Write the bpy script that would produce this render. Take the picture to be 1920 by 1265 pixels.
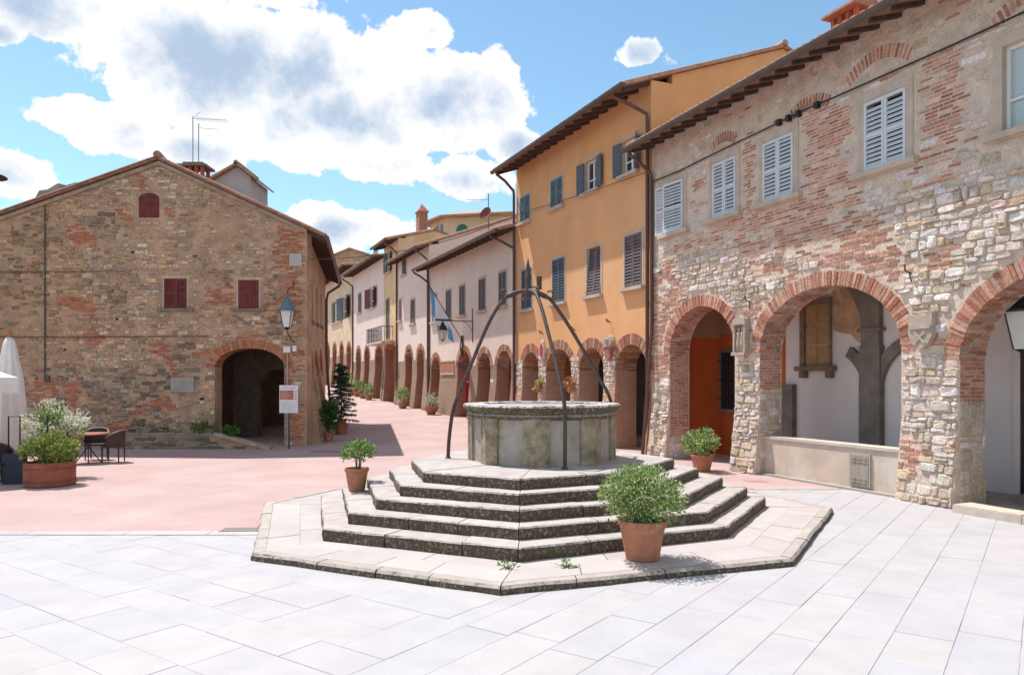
import bpy, bmesh, math, random
from mathutils import Vector, Matrix, noise
from mathutils.geometry import tessellate_polygon
R_ = math.radians
rnd = random.Random(7)
scene = bpy.context.scene
for o in list(bpy.data.objects): bpy.data.objects.remove(o)
COL = scene.collection

# ------------------------------------------------------------------ camera
cam_d = bpy.data.cameras.new('camera'); cam = bpy.data.objects.new('camera', cam_d); COL.objects.link(cam)
cam.location = (0, 0, 2.2); cam.rotation_euler = (R_(90), 0, 0)
cam_d.sensor_width = 36; cam_d.lens = 26.25; cam_d.shift_y = 0.0419
cam_d.clip_end = 3000; cam_d.clip_start = 0.05
scene.camera = cam
# ------------------------------------------------------------------ light, sky, exposure
SUN = Vector((-0.40, 0.31, 1.0)).normalized()
sun_el = math.asin(SUN.z); sun_rot = math.atan2(SUN.x, SUN.y)
sd = bpy.data.lights.new('sun', 'SUN'); sd.energy = 4.2; sd.angle = R_(0.53); sd.color = (1.0, 0.955, 0.9)
so = bpy.data.objects.new('sun', sd); COL.objects.link(so)
so.rotation_euler = (-SUN).to_track_quat('-Z', 'Y').to_euler(); so.location = (-20, 20, 60)
scene.view_settings.view_transform = 'Standard'; scene.view_settings.look = 'None'
scene.view_settings.gamma = 1; scene.view_settings.use_curve_mapping = False
scene.view_settings.exposure = 0.55
scene.cycles.max_bounces = 8; scene.cycles.diffuse_bounces = 5

world = bpy.data.worlds.new('World'); scene.world = world; world.use_nodes = True
nt = world.node_tree; nt.nodes.clear()
class X:                                   # tiny expression helper for shader maths
    def __init__(s, sock): s.s = sock
def _m(tree, op, *a, clamp=False):
    n = tree.nodes.new('ShaderNodeMath'); n.operation = op; n.use_clamp = clamp
    for i, v in enumerate(a):
        if isinstance(v, (int, float)): n.inputs[i].default_value = v
        else: tree.links.new(v, n.inputs[i])
    return n.outputs[0]
def build_world():
    L = nt.links.new; N = nt.nodes.new
    out = N('ShaderNodeOutputWorld'); bg = N('ShaderNodeBackground'); bg.inputs['Strength'].default_value = 0.13
    sky = N('ShaderNodeTexSky'); sky.sky_type = 'NISHITA'; sky.sun_disc = False
    sky.sun_elevation = sun_el; sky.sun_rotation = sun_rot; sky.altitude = 300; sky.air_density = 1.0; sky.dust_density = 0.4; sky.ozone_density = 1.6
    tint = N('ShaderNodeMix'); tint.data_type = 'RGBA'; tint.blend_type = 'MULTIPLY'; tint.inputs['Factor'].default_value = 1
    L(sky.outputs[0], tint.inputs['A']); tint.inputs['B'].default_value = (.92, 1.06, .985, 1)
    tc = N('ShaderNodeTexCoord'); sep = N('ShaderNodeSeparateXYZ'); L(tc.outputs['Generated'], sep.inputs[0])
    x, y, z = sep.outputs
    az = _m(nt, 'ARCTAN2', x, y); el = _m(nt, 'ARCSINE', z)
    # noise domain: the cloud deck seen in azimuth / elevation, warped
    comb = N('ShaderNodeCombineXYZ'); L(az, comb.inputs[0]); L(_m(nt, 'MULTIPLY', el, 1.5), comb.inputs[1])
    def nz(scale, detail, rough, off):
        mp = N('ShaderNodeVectorMath'); mp.operation = 'ADD'; L(tc.outputs['Generated'], mp.inputs[0]); mp.inputs[1].default_value = off
        n = N('ShaderNodeTexNoise'); n.inputs['Scale'].default_value = scale; n.inputs['Detail'].default_value = detail; n.inputs['Roughness'].default_value = rough
        L(mp.outputs[0], n.inputs['Vector']); return n
    nb = nz(7.5, 8, 0.58, (0.3, 1.7, 0.2)); nw = nz(4.0, 4, 0.5, (5.1, 0.4, 2.2))
    nf = nz(22, 6, 0.6, (2.1, 0.9, 4.2))
    # warp
    wa = _m(nt, 'MULTIPLY', _m(nt, 'SUBTRACT', nw.outputs[0], 0.5), 0.10)
    azw = _m(nt, 'ADD', az, wa); elw = _m(nt, 'ADD', el, _m(nt, 'MULTIPLY', wa, -0.6))
    # cumulus banks: azimuth, elevation, half width, half height (degrees), weight
    banks = [(-21, 21.6, 12.5, 5.2, 1.0), (-13.5, 18.8, 11.5, 4.6, 1.0), (-5.0, 20.3, 8.2, 4.4, 1.0), (-11.5, 15.8, 9.0, 2.2, .85),
             (-32, 24.5, 5.0, 4.2, .9), (-12.9, 11.2, 5.6, 2.1, 1.0), (-17, 10.0, 3.4, 1.7, .8), (9.6, 23.4, 3.4, 1.4, .74), (12.4, 22.5, 2.8, 1.1, .70), (-3.2, 15.0, 4.6, 2.1, .85),
             (-28.5, 16.8, 5.2, 2.2, .85), (-22.8, 15.9, 4.4, 1.7, .85), (-34.5, 13.0, 3.0, 2.2, .85), (0.5, 17.3, 3.6, 2.0, .8), (-34.6, 21, 1.4, 1.2, .8), (-21, 28, 7, 2.8, .9), (-8, 25.5, 4, 1.6, .7)]
    tot = None
    for a, e, w, h, k in banks:
        dx = _m(nt, 'DIVIDE', _m(nt, 'SUBTRACT', azw, R_(a)), R_(w)); dy = _m(nt, 'DIVIDE', _m(nt, 'SUBTRACT', elw, R_(e)), R_(h))
        r2 = _m(nt, 'ADD', _m(nt, 'MULTIPLY', dx, dx), _m(nt, 'MULTIPLY', dy, dy))
        g = _m(nt, 'MULTIPLY', _m(nt, 'EXPONENT', _m(nt, 'MULTIPLY', r2, -0.9)), k)
        tot = g if tot is None else _m(nt, 'MAXIMUM', tot, g)
    # elsewhere in the sky the same broken cumulus goes on
    wide = nz(3.2, 3, 0.5, (7.7, 3.3, 1.0))
    inview = _m(nt, 'MULTIPLY', _m(nt, 'LESS_THAN', _m(nt, 'ABSOLUTE', az), R_(44)), _m(nt, 'LESS_THAN', el, R_(33)))
    gen = _m(nt, 'MULTIPLY', _m(nt, 'SUBTRACT', wide.outputs[0], 0.40), 4.0, clamp=True)
    gen = _m(nt, 'MULTIPLY', gen, _m(nt, 'SUBTRACT', 1.0, inview))
    tot = _m(nt, 'MAXIMUM', tot, gen)
    d = _m(nt, 'ADD', tot, _m(nt, 'MULTIPLY', _m(nt, 'SUBTRACT', nb.outputs[0], 0.5), 1.5))
    d = _m(nt, 'ADD', d, _m(nt, 'MULTIPLY', _m(nt, 'SUBTRACT', nf.outputs[0], 0.5), 0.55))
    mr = N('ShaderNodeMapRange'); mr.interpolation_type = 'SMOOTHSTEP'; L(d, mr.inputs[0]); mr.inputs[1].default_value = .48; mr.inputs[2].default_value = .555
    dens = mr.outputs[0]
    # thick bases are blue grey
    nb2 = nz(7.0, 7, 0.56, (0.34, 1.66, 0.27))
    dd = _m(nt, 'ADD', tot, _m(nt, 'MULTIPLY', _m(nt, 'SUBTRACT', nb2.outputs[0], 0.5), 1.5))
    dd = _m(nt, 'ADD', dd, _m(nt, 'MULTIPLY', _m(nt, 'SUBTRACT', nf.outputs[0], 0.5), 0.7))
    mr2 = N('ShaderNodeMapRange'); mr2.interpolation_type = 'SMOOTHSTEP'; L(dd, mr2.inputs[0]); mr2.inputs[1].default_value = .66; mr2.inputs[2].default_value = 1.12
    cc = N('ShaderNodeMix'); cc.data_type = 'RGBA'; L(mr2.outputs[0], cc.inputs['Factor'])
    cc.inputs['A'].default_value = (5.6, 5.6, 5.7, 1); cc.inputs['B'].default_value = (2.55, 3.25, 4.2, 1)
    mx = N('ShaderNodeMix'); mx.data_type = 'RGBA'; L(dens, mx.inputs['Factor']); L(tint.outputs['Result'], mx.inputs['A']); L(cc.outputs['Result'], mx.inputs['B'])
    L(mx.outputs['Result'], bg.inputs['Color']); L(bg.outputs[0], out.inputs[0])
build_world()

# ------------------------------------------------------------------ helpers
def tag(o, label=None, cat=None, group=None, kind=None):
    if label: o['label'] = label
    if cat: o['category'] = cat
    if group: o['group'] = group
    if kind: o['kind'] = kind
    return o
def empty(name, loc=(0, 0, 0), rz=0, label=None, cat=None, group=None):
    o = bpy.data.objects.new(name, None); COL.objects.link(o); o.location = loc; o.rotation_euler = (0, 0, rz); o.empty_display_size = .2
    return tag(o, label, cat, group)
def link(name, me, mat, parent=None):
    if mat and not me.materials: me.materials.append(mat)
    o = bpy.data.objects.new(name, me); COL.objects.link(o)
    if parent: o.parent = parent
    return o
class MB:
    def __init__(s, xf=None): s.v = []; s.f = []; s.c = []; s.xf = xf
    def add(s, vs, fs, col=None):
        b = len(s.v)
        s.v.extend([s.xf(p) for p in vs] if s.xf else vs)
        for f in fs: s.f.append(tuple(i + b for i in f)); s.c.append(col)
        return s
    def box(s, x0, x1, y0, y1, z0, z1, col=None):
        vs = [(x0, y0, z0), (x1, y0, z0), (x1, y1, z0), (x0, y1, z0), (x0, y0, z1), (x1, y0, z1), (x1, y1, z1), (x0, y1, z1)]
        return s.add(vs, [(0, 3, 2, 1), (4, 5, 6, 7), (0, 1, 5, 4), (1, 2, 6, 5), (2, 3, 7, 6), (3, 0, 4, 7)], col)
    def prism(s, poly, z0, z1, col=None):
        n = len(poly); vs = [(x, y, z0) for x, y in poly] + [(x, y, z1) for x, y in poly]
        return s.add(vs, [tuple(range(n - 1, -1, -1)), tuple(range(n, 2 * n))] + [(i, (i + 1) % n, n + (i + 1) % n, n + i) for i in range(n)], col)
    def uprism(s, poly, d0, d1, col=None):          # polygon in (u, z) pushed from depth d0 to d1
        n = len(poly); vs = [(u, d0, z) for u, z in poly] + [(u, d1, z) for u, z in poly]
        return s.add(vs, [tuple(range(n)), tuple(range(2 * n - 1, n - 1, -1))] + [(i, n + i, n + (i + 1) % n, (i + 1) % n) for i in range(n)], col)
    def dprism(s, poly, u0, u1, col=None):          # polygon in (d, z) pushed along u
        n = len(poly); vs = [(u0, d, z) for d, z in poly] + [(u1, d, z) for d, z in poly]
        return s.add(vs, [tuple(range(n)), tuple(range(2 * n - 1, n - 1, -1))] + [(i, n + i, n + (i + 1) % n, (i + 1) % n) for i in range(n)], col)
    def tube(s, pts, r, n=8, col=None, caps=True):
        pts = [Vector(p) for p in pts]; k = len(pts)
        rs = r if isinstance(r, (list, tuple)) else [r] * k
        vs = []; up = None
        for i, p in enumerate(pts):
            t = (pts[min(i + 1, k - 1)] - pts[max(i - 1, 0)]).normalized()
            if up is None: up = t.orthogonal().normalized()
            else: up = (up - t * up.dot(t)).normalized()
            sd_ = t.cross(up)
            for j in range(n):
                a = 2 * math.pi * j / n; q = p + (up * math.cos(a) + sd_ * math.sin(a)) * rs[i]; vs.append(tuple(q))
        fs = [(i * n + j, i * n + (j + 1) % n, (i + 1) * n + (j + 1) % n, (i + 1) * n + j) for i in range(k - 1) for j in range(n)]
        if caps: fs += [tuple(range(n - 1, -1, -1)), tuple(range((k - 1) * n, k * n))]
        return s.add(vs, fs, col)
    def lathe(s, prof, c=(0, 0, 0), n=20, col=None, jit=0, seed=1):
        rr = random.Random(seed); vs = []; k = len(prof)
        for r, z in prof:
            for j in range(n):
                a = 2 * math.pi * j / n; q = r * (1 + rr.uniform(-jit, jit)); vs.append((c[0] + q * math.cos(a), c[1] + q * math.sin(a), c[2] + z))
        fs = [(i * n + j, i * n + (j + 1) % n, (i + 1) * n + (j + 1) % n, (i + 1) * n + j) for i in range(k - 1) for j in range(n)]
        fs += [tuple(range(n - 1, -1, -1)), tuple(range((k - 1) * n, k * n))]
        return s.add(vs, fs, col)
    def mesh(s, name, mat=None, smooth=False, recalc=True):
        me = bpy.data.meshes.new(name); me.from_pydata(s.v, [], s.f)
        if any(c is not None for c in s.c):
            at = me.color_attributes.new('Col', 'FLOAT_COLOR', 'CORNER'); buf = []
            for p, c in zip(me.polygons, s.c):
                c = c or (.5, .5, .5); buf.extend((c[0], c[1], c[2], 1.0) * p.loop_total)
            at.data.foreach_set('color', buf)
        if recalc and len(s.f) < 60000:
            bm = bmesh.new(); bm.from_mesh(me); bmesh.ops.recalc_face_normals(bm, faces=bm.faces); bm.to_mesh(me); bm.free()
        if smooth: me.polygons.foreach_set('use_smooth', [True] * len(me.polygons))
        if mat: me.materials.append(mat)
        return me
    def build(s, name, mat, parent=None, smooth=False, recalc=True, kind=None):
        if not s.f: return None
        o = link(name, s.mesh(name, mat, smooth, recalc), None, parent)
        if kind: o['kind'] = kind
        return o
def arch_pts(u0, u1, zs, b, n=18):
    c = (u0 + u1) / 2; a = (u1 - u0) / 2
    return [(c - a * math.cos(math.pi * i / n), zs + b * math.sin(math.pi * i / n)) for i in range(n + 1)]
def wall_poly(mb, outer, holes, d0, d1):
    loops = [outer] + list(holes); flat = [p for l in loops for p in l]
    tris = tessellate_polygon([[Vector((u, z, 0)) for u, z in l] for l in loops]); n = len(flat)
    vs = [(u, d0, z) for u, z in flat] + [(u, d1, z) for u, z in flat]
    fs = [tuple(t) for t in tris] + [(t[0] + n, t[2] + n, t[1] + n) for t in tris]
    b = 0
    for l in loops:
        k = len(l); fs += [(b + i, b + (i + 1) % k, n + b + (i + 1) % k, n + b + i) for i in range(k)]; b += k
    mb.add(vs, fs)
def rect(u0, u1, z0, z1): return [(u0, z0), (u1, z0), (u1, z1), (u0, z1)]
def jc(c, a=.1, r=rnd):
    k = 1 + r.uniform(-a, a); return tuple(max(0, min(1, x * k * (1 + r.uniform(-a * .25, a * .25)))) for x in c)
def vn(u, z, s=1.0, o=0.0): return noise.noise(Vector((u * s + o, z * s - o * .7, o * 1.3)))

# ------------------------------------------------------------------ materials
MATS = {}
def mat(name, col=(.5, .5, .5), attr=False, rough=.85, metal=0.0, var=.15, vscale=3.0, bump=.0, bscale=30.0, bdist=.01, stain=None, stain_scale=1.2, stain_lo=.5, stain_hi=.7, coord='Object', spec=.35, col2=None, fine=0.0):
    if name in MATS: return MATS[name]
    m = bpy.data.materials.new(name); m.use_nodes = True; t = m.node_tree; N = t.nodes.new; L = t.links.new
    p = t.nodes['Principled BSDF']; p.inputs['Roughness'].default_value = rough; p.inputs['Metallic'].default_value = metal; p.inputs['Specular IOR Level'].default_value = spec
    tc = N('ShaderNodeTexCoord'); cs = tc.outputs[coord]
    if attr:
        a = N('ShaderNodeVertexColor'); a.layer_name = 'Col'; base = a.outputs[0]
    else:
        a = N('ShaderNodeRGB'); a.outputs[0].default_value = (*col, 1); base = a.outputs[0]
    def noise_(sc, det=6, ro=.6):
        n = N('ShaderNodeTexNoise'); n.inputs['Scale'].default_value = sc; n.inputs['Detail'].default_value = det; n.inputs['Roughness'].default_value = ro; L(cs, n.inputs['Vector']); return n.outputs[0]
    def ramp(src, lo, hi, a, b):
        r = N('ShaderNodeMapRange'); r.interpolation_type = 'SMOOTHSTEP'; L(src, r.inputs[0]); r.inputs[1].default_value = lo; r.inputs[2].default_value = hi; r.inputs[3].default_value = a; r.inputs[4].default_value = b; return r.outputs[0]
    def mixc(fac, A, B, mode='MIX'):
        n = N('ShaderNodeMix'); n.data_type = 'RGBA'; n.blend_type = mode
        if isinstance(fac, float): n.inputs['Factor'].default_value = fac
        else: L(fac, n.inputs['Factor'])
        for k, v in (('A', A), ('B', B)):
            if isinstance(v, tuple): n.inputs[k].default_value = (*v, 1)
            else: L(v, n.inputs[k])
        return n.outputs['Result']
    c = base
    if col2: c = mixc(ramp(noise_(vscale * .6, 5), .42, .62, 0, 1), c, col2)
    if var:
        k = N('ShaderNodeCombineColor'); f = ramp(noise_(vscale), .3, .7, 1 - var, 1 + var)
        for i in range(3): L(f, k.inputs[i])
        c = mixc(1.0, c, k.outputs[0], 'MULTIPLY')
    if fine:
        k = N('ShaderNodeCombineColor'); f = ramp(noise_(bscale * 1.3, 4), .3, .7, 1 - fine, 1 + fine)
        for i in range(3): L(f, k.inputs[i])
        c = mixc(1.0, c, k.outputs[0], 'MULTIPLY')
    if stain: c = mixc(ramp(noise_(stain_scale, 8, .65), stain_lo, stain_hi, 0, 1), c, stain)
    L(c, p.inputs['Base Color'])
    if bump:
        b = N('ShaderNodeBump'); b.inputs['Strength'].default_value = bump; b.inputs['Distance'].default_value = bdist
        L(noise_(bscale, 8, .65), b.inputs['Height']); L(b.outputs[0], p.inputs['Normal'])
    MATS[name] = m; return m
def brick_mat(name, c1, c2, mortar, scale=4.0, weather=(.45, .36, .29), wamt=(.5, .7)):
    if name in MATS: return MATS[name]
    m = bpy.data.materials.new(name); m.use_nodes = True; t = m.node_tree; N = t.nodes.new; L = t.links.new; p = t.nodes['Principled BSDF']; p.inputs['Roughness'].default_value = .9
    tc = N('ShaderNodeTexCoord'); sp = N('ShaderNodeSeparateXYZ'); L(tc.outputs['Object'], sp.inputs[0])
    cb = N('ShaderNodeCombineXYZ'); L(_m(t, 'ADD', sp.outputs[0], sp.outputs[1]), cb.inputs[0]); L(sp.outputs[2], cb.inputs[1])
    b = N('ShaderNodeTexBrick'); L(cb.outputs[0], b.inputs['Vector']); b.inputs['Color1'].default_value = (*c1, 1); b.inputs['Color2'].default_value = (*c2, 1); b.inputs['Mortar'].default_value = (*mortar, 1)
    b.inputs['Scale'].default_value = 1.0; b.inputs['Brick Width'].default_value = .27; b.inputs['Row Height'].default_value = .075; b.inputs['Mortar Size'].default_value = .011; b.inputs['Bias'].default_value = 0
    n = N('ShaderNodeTexNoise'); n.inputs['Scale'].default_value = 2.2; n.inputs['Detail'].default_value = 8; L(tc.outputs['Object'], n.inputs['Vector'])
    r = N('ShaderNodeMapRange'); L(n.outputs[0], r.inputs[0]); r.inputs[1].default_value = wamt[0]; r.inputs[2].default_value = wamt[1]; r.inputs[4].default_value = .75
    mx = N('ShaderNodeMix'); mx.data_type = 'RGBA'; L(r.outputs[0], mx.inputs['Factor']); L(b.outputs[0], mx.inputs['A']); mx.inputs['B'].default_value = (*weather, 1)
    L(mx.outputs['Result'], p.inputs['Base Color'])
    bu = N('ShaderNodeBump'); bu.inputs['Strength'].default_value = .6; bu.inputs['Distance'].default_value = .012; bu.invert = True; L(b.outputs['Fac'], bu.inputs['Height']); L(bu.outputs[0], p.inputs['Normal'])
    MATS[name] = m; return m
def leaf_mat(name='leaf'):
    m = bpy.data.materials.new(name); m.use_nodes = True; t = m.node_tree; p = t.nodes['Principled BSDF']; a = t.nodes.new('ShaderNodeVertexColor'); a.layer_name = 'Col'
    t.links.new(a.outputs[0], p.inputs['Base Color']); p.inputs['Roughness'].default_value = .5
    tr = t.nodes.new('ShaderNodeBsdfTranslucent'); t.links.new(a.outputs[0], tr.inputs[0]); mx = t.nodes.new('ShaderNodeMixShader'); mx.inputs[0].default_value = .3
    t.links.new(p.outputs[0], mx.inputs[1]); t.links.new(tr.outputs[0], mx.inputs[2]); t.links.new(mx.outputs[0], t.nodes['Material Output'].inputs[0]); return m
def glass_mat(name, col=(.02, .025, .03), rough=.08):
    return mat(name, col, rough=rough, var=0, spec=.8)
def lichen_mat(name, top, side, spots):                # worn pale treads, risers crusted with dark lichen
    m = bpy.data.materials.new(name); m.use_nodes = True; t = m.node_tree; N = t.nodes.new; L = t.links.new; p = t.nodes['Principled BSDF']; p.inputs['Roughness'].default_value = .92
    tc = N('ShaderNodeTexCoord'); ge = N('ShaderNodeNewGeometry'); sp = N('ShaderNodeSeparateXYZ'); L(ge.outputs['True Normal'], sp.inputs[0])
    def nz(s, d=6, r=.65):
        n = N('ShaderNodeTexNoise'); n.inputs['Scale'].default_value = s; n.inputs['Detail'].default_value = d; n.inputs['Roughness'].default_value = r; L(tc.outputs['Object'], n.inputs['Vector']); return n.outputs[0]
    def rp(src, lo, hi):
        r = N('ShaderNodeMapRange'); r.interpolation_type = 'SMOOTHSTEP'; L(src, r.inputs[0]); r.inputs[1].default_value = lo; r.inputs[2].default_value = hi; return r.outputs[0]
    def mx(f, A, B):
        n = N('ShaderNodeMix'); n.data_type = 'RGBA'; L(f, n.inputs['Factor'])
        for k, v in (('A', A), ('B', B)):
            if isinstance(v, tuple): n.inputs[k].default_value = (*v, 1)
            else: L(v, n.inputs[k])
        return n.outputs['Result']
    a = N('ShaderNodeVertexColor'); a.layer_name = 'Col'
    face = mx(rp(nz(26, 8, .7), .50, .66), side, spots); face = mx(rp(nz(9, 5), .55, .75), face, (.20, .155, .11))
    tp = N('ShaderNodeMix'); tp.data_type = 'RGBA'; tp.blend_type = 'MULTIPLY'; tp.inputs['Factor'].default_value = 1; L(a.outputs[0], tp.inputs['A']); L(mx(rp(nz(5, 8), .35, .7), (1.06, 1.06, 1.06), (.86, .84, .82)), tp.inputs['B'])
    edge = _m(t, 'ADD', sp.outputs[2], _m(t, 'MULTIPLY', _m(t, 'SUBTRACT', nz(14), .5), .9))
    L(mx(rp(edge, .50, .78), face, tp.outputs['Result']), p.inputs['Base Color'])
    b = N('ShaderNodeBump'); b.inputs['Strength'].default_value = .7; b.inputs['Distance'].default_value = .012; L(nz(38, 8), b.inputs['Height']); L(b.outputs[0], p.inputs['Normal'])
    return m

M_mason = mat('masonry', attr=True, var=.16, vscale=9, bump=.8, bscale=22, bdist=.04, fine=.2, rough=.93)
M_slab = mat('paving_stone', attr=True, var=.05, vscale=2.2, bump=.25, bscale=45, bdist=.004, fine=.035, rough=.8, spec=.3)
M_joint = mat('paving_joint', (.33, .305, .30), var=.5, vscale=1.6, rough=.95)
M_red = mat('red_brick_paving', (.425, .29, .272), var=.08, vscale=.7, bump=.2, bscale=60, bdist=.004, fine=.05, col2=(.43, .315, .30), rough=.9)
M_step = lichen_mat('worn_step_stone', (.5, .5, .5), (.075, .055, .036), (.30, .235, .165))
M_wellstone = None
M_iron = mat('wrought_iron', (.085, .06, .052), rough=.6, metal=.3, var=.25, vscale=14, bump=.2, bscale=60, bdist=.003)
M_black = mat('black_iron', (.03, .03, .033), rough=.5, metal=.3, var=.1)
M_terra = mat('terracotta', (.40, .165, .095), var=.14, vscale=7, bump=.25, bscale=40, bdist=.004, stain=(.52, .36, .28), stain_scale=5, stain_lo=.55, stain_hi=.8)
M_soil = mat('potting_soil', (.05, .035, .025), var=.3, vscale=30, bump=.8, bscale=60, bdist=.02)
M_leaf = leaf_mat()
M_bark = mat('bark', (.13, .09, .06), var=.2, vscale=20, bump=.5)
M_mortarR = mat('pale_lime_mortar', (.64, .505, .405), var=.14, vscale=2.6, bump=1.0, bscale=13, bdist=.045, fine=.1, stain=(.50, .345, .25), stain_scale=1.6, stain_lo=.55, stain_hi=.8, rough=.95)
M_mortarL = mat('brown_lime_mortar', (0.462, 0.297, 0.193), var=.22, vscale=2.0, bump=1.0, bscale=16, bdist=.04, fine=.16, stain=(0.276, 0.207, 0.159), stain_scale=.9, stain_lo=.5, stain_hi=.72, rough=.95)
M_tile = mat('roof_tile', (.40, .225, .15), var=.25, vscale=5, bump=.4, bscale=30, bdist=.01, stain=(.40, .34, .27), stain_scale=3, stain_lo=.45, stain_hi=.7)
M_tileR = mat('roof_tile_red', (.40, .17, .11), var=.25, vscale=5, bump=.4, bscale=30, bdist=.01, stain=(.38, .27, .2), stain_scale=3, stain_lo=.55, stain_hi=.75)
M_wood = mat('dark_rafter_wood', (.085, .052, .04), var=.25, vscale=6, bump=.3, bscale=40)
M_eaveb = mat('eave_boarding', (.27, .135, .09), var=.2, vscale=4)
M_gut = mat('brown_gutter', (.10, .068, .058), rough=.5, var=.12, vscale=6)
M_pipe = mat('brown_downpipe', (.12, .062, .05), rough=.5, var=.14, vscale=5)
M_frame = mat('greige_stone_trim', (.51, .405, .32), var=.12, vscale=3, bump=.2, bscale=40, bdist=.004)
M_glass = glass_mat('window_glass'); M_glassL = glass_mat('pale_window_glass', (.42, .48, .47), .15)
M_white = mat('white_paint', (.74, .73, .72), var=.05, vscale=3, rough=.6)
M_shW = mat('white_grey_shutter', (.60, .615, .64), var=.06, vscale=4, rough=.6)
M_shWs = mat('white_grey_slat', (.58, .60, .63), var=.08, vscale=5, rough=.6)
M_shG = mat('slate_shutter', (.085, .095, .115), var=.15, vscale=4, rough=.6)
M_shB = mat('brown_grey_shutter', (.15, .115, .115), var=.18, vscale=4, rough=.65)
M_shT = mat('teal_grey_shutter', (.12, .175, .195), var=.15, vscale=4, rough=.6)
M_shR = mat('dark_red_shutter', (.155, .03, .028), var=.25, vscale=5, rough=.75, bump=.3, bscale=30, bdist=.004)
M_orange = mat('orange_plaster', (.71, .365, .165), var=.07, vscale=.8, bump=.25, bscale=26, bdist=.006, stain=(.71, .42, .235), stain_scale=.5, stain_lo=.45, stain_hi=.75, rough=.92)
M_pink = mat('pink_plaster', (0.708, 0.580, 0.500), var=.06, vscale=.7, bump=.2, bscale=26, bdist=.006, stain=(0.720, 0.525, 0.366), stain_scale=.45, stain_lo=.5, stain_hi=.75, rough=.92)
M_pink2 = mat('rosy_plaster', (0.708, 0.578, 0.519), var=.05, vscale=.6, bump=.15, bscale=20, stain=(0.720, 0.496, 0.330), stain_scale=.4, stain_lo=.55, stain_hi=.8, rough=.92)
M_yell = mat('ochre_plaster', (0.650, 0.459, 0.258), var=.08, vscale=.8, bump=.2, bscale=20, stain=(0.694, 0.560, 0.403), stain_scale=.8, stain_lo=.5, stain_hi=.7, rough=.92)
M_cream = mat('cream_plaster', (.60, .48, .33), var=.06, vscale=.8, bump=.15, bscale=20, rough=.92)
M_beige = mat('peeling_beige_plaster', (0.621, 0.460, 0.299), var=.1, vscale=.8, bump=.25, bscale=18, stain=(0.690, 0.598, 0.506), stain_scale=1.1, stain_lo=.48, stain_hi=.65, rough=.92)
M_grey = mat('grey_render', (.44, .40, .38), var=.08, vscale=1, bump=.15, bscale=20)
M_whiteP = mat('white_plaster', (.72, .65, .62), var=.05, vscale=1, bump=.12, bscale=25, bdist=.004, stain=(.60, .47, .38), stain_scale=.8, stain_lo=.6, stain_hi=.8)
M_redwall = mat('red_orange_plaster', (.52, .11, .03), var=.1, vscale=1, bump=.15, bscale=25, bdist=.004)
M_greystone = mat('grey_sandstone', (.20, .165, .14), var=.2, vscale=3, bump=.4, bscale=30, bdist=.008)
M_brickF = brick_mat('far_brick', (.42, .14, .08), (.31, .11, .065), (.36, .23, .16), weather=(.36, .20, .13))
M_brickO = brick_mat('arcade_brick', (0.450, 0.206, 0.125), (0.362, 0.169, 0.106), (0.475, 0.338, 0.237), weather=(0.450, 0.325, 0.225))
M_pier = brick_mat('pier_brick', (.34, .17, .105), (.23, .125, .085), (.34, .25, .18), weather=(.30, .22, .155), wamt=(.44, .66))
M_redniche = mat('brick_red_plaster', (.47, .11, .06), var=.2, vscale=2, bump=.3, bscale=20)
M_cloth = mat('cream_canvas', (.70, .65, .62), var=.05, vscale=6, rough=.9)
M_darkw = mat('dark_wicker', (.055, .035, .03), var=.2, vscale=30, bump=.6, bscale=90, bdist=.004, rough=.6)
M_tabletop = mat('red_brown_table', (.34, .13, .10), var=.15, vscale=6, rough=.4)
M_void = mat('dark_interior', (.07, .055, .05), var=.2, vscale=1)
def gz(Y):                                                    # the street climbs away from the square
    K = [(-50, 0), (22, 0), (24.2, .08), (34, .3), (41.8, .5), (47.8, .64), (61, 1.24), (72.4, 1.73), (95, 2.7), (140, 4)]
    for (a, b), (c, d) in zip(K, K[1:]):
        if Y <= c: return b + (d - b) * (Y - a) / (c - a)
    return K[-1][1]

# ------------------------------------------------------------------ ground
CX, CY = .50, 12.55                        # well centre
def tagS(o): return tag(o, kind='structure')
g = MB(); g.add([(-900, -900, -.35), (900, -900, -.35), (900, 900, -.35), (-900, 900, -.35)], [(0, 1, 2, 3)])
tagS(g.build('ground', mat('earth', (.16, .13, .09), var=.2, vscale=.05)))
st = MB()                                   # red brick paving, a sheet that follows the slope
rows = [10.9, 11.6, 12.4, 13.3, 14.2, 15.2, 17, 19.5, 22, 24.2, 29, 34, 38, 41.8, 47.8, 54, 61, 66, 72.4, 84, 95, 110]
for a, b in zip(rows, rows[1:]):
    xr = CX if a < 15.19 else 40
    st.add([(-40, a, gz(a) - .004), (xr, a, gz(a) - .004), (xr, b, gz(b) - .004), (-40, b, gz(b) - .004)], [(0, 1, 2, 3)])
tagS(st.build('street', M_red, recalc=False))
pv = MB(); pv.add([(-30, -14, -.0055), (CX, -14, -.0055), (30, -14, -.0055), (30, 15.2, -.0055), (CX, 15.2, -.0055), (CX, 10.9, -.0055), (-30, 10.9, -.0055)], [(0, 1, 5, 6), (1, 2, 3, 4)])
paving = tagS(pv.build('paving', M_joint, recalc=False))
def clip(poly, n, k):                       # keep n.p <= k
    out = []
    for i in range(len(poly)):
        a, b = poly[i], poly[(i + 1) % len(poly)]; da = n[0] * a[0] + n[1] * a[1] - k; db = n[0] * b[0] + n[1] * b[1] - k
        if da <= 0: out.append(a)
        if (da < 0 < db) or (db < 0 < da): t = da / (da - db); out.append((a[0] + (b[0] - a[0]) * t, a[1] + (b[1] - a[1]) * t))
    return out
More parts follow.
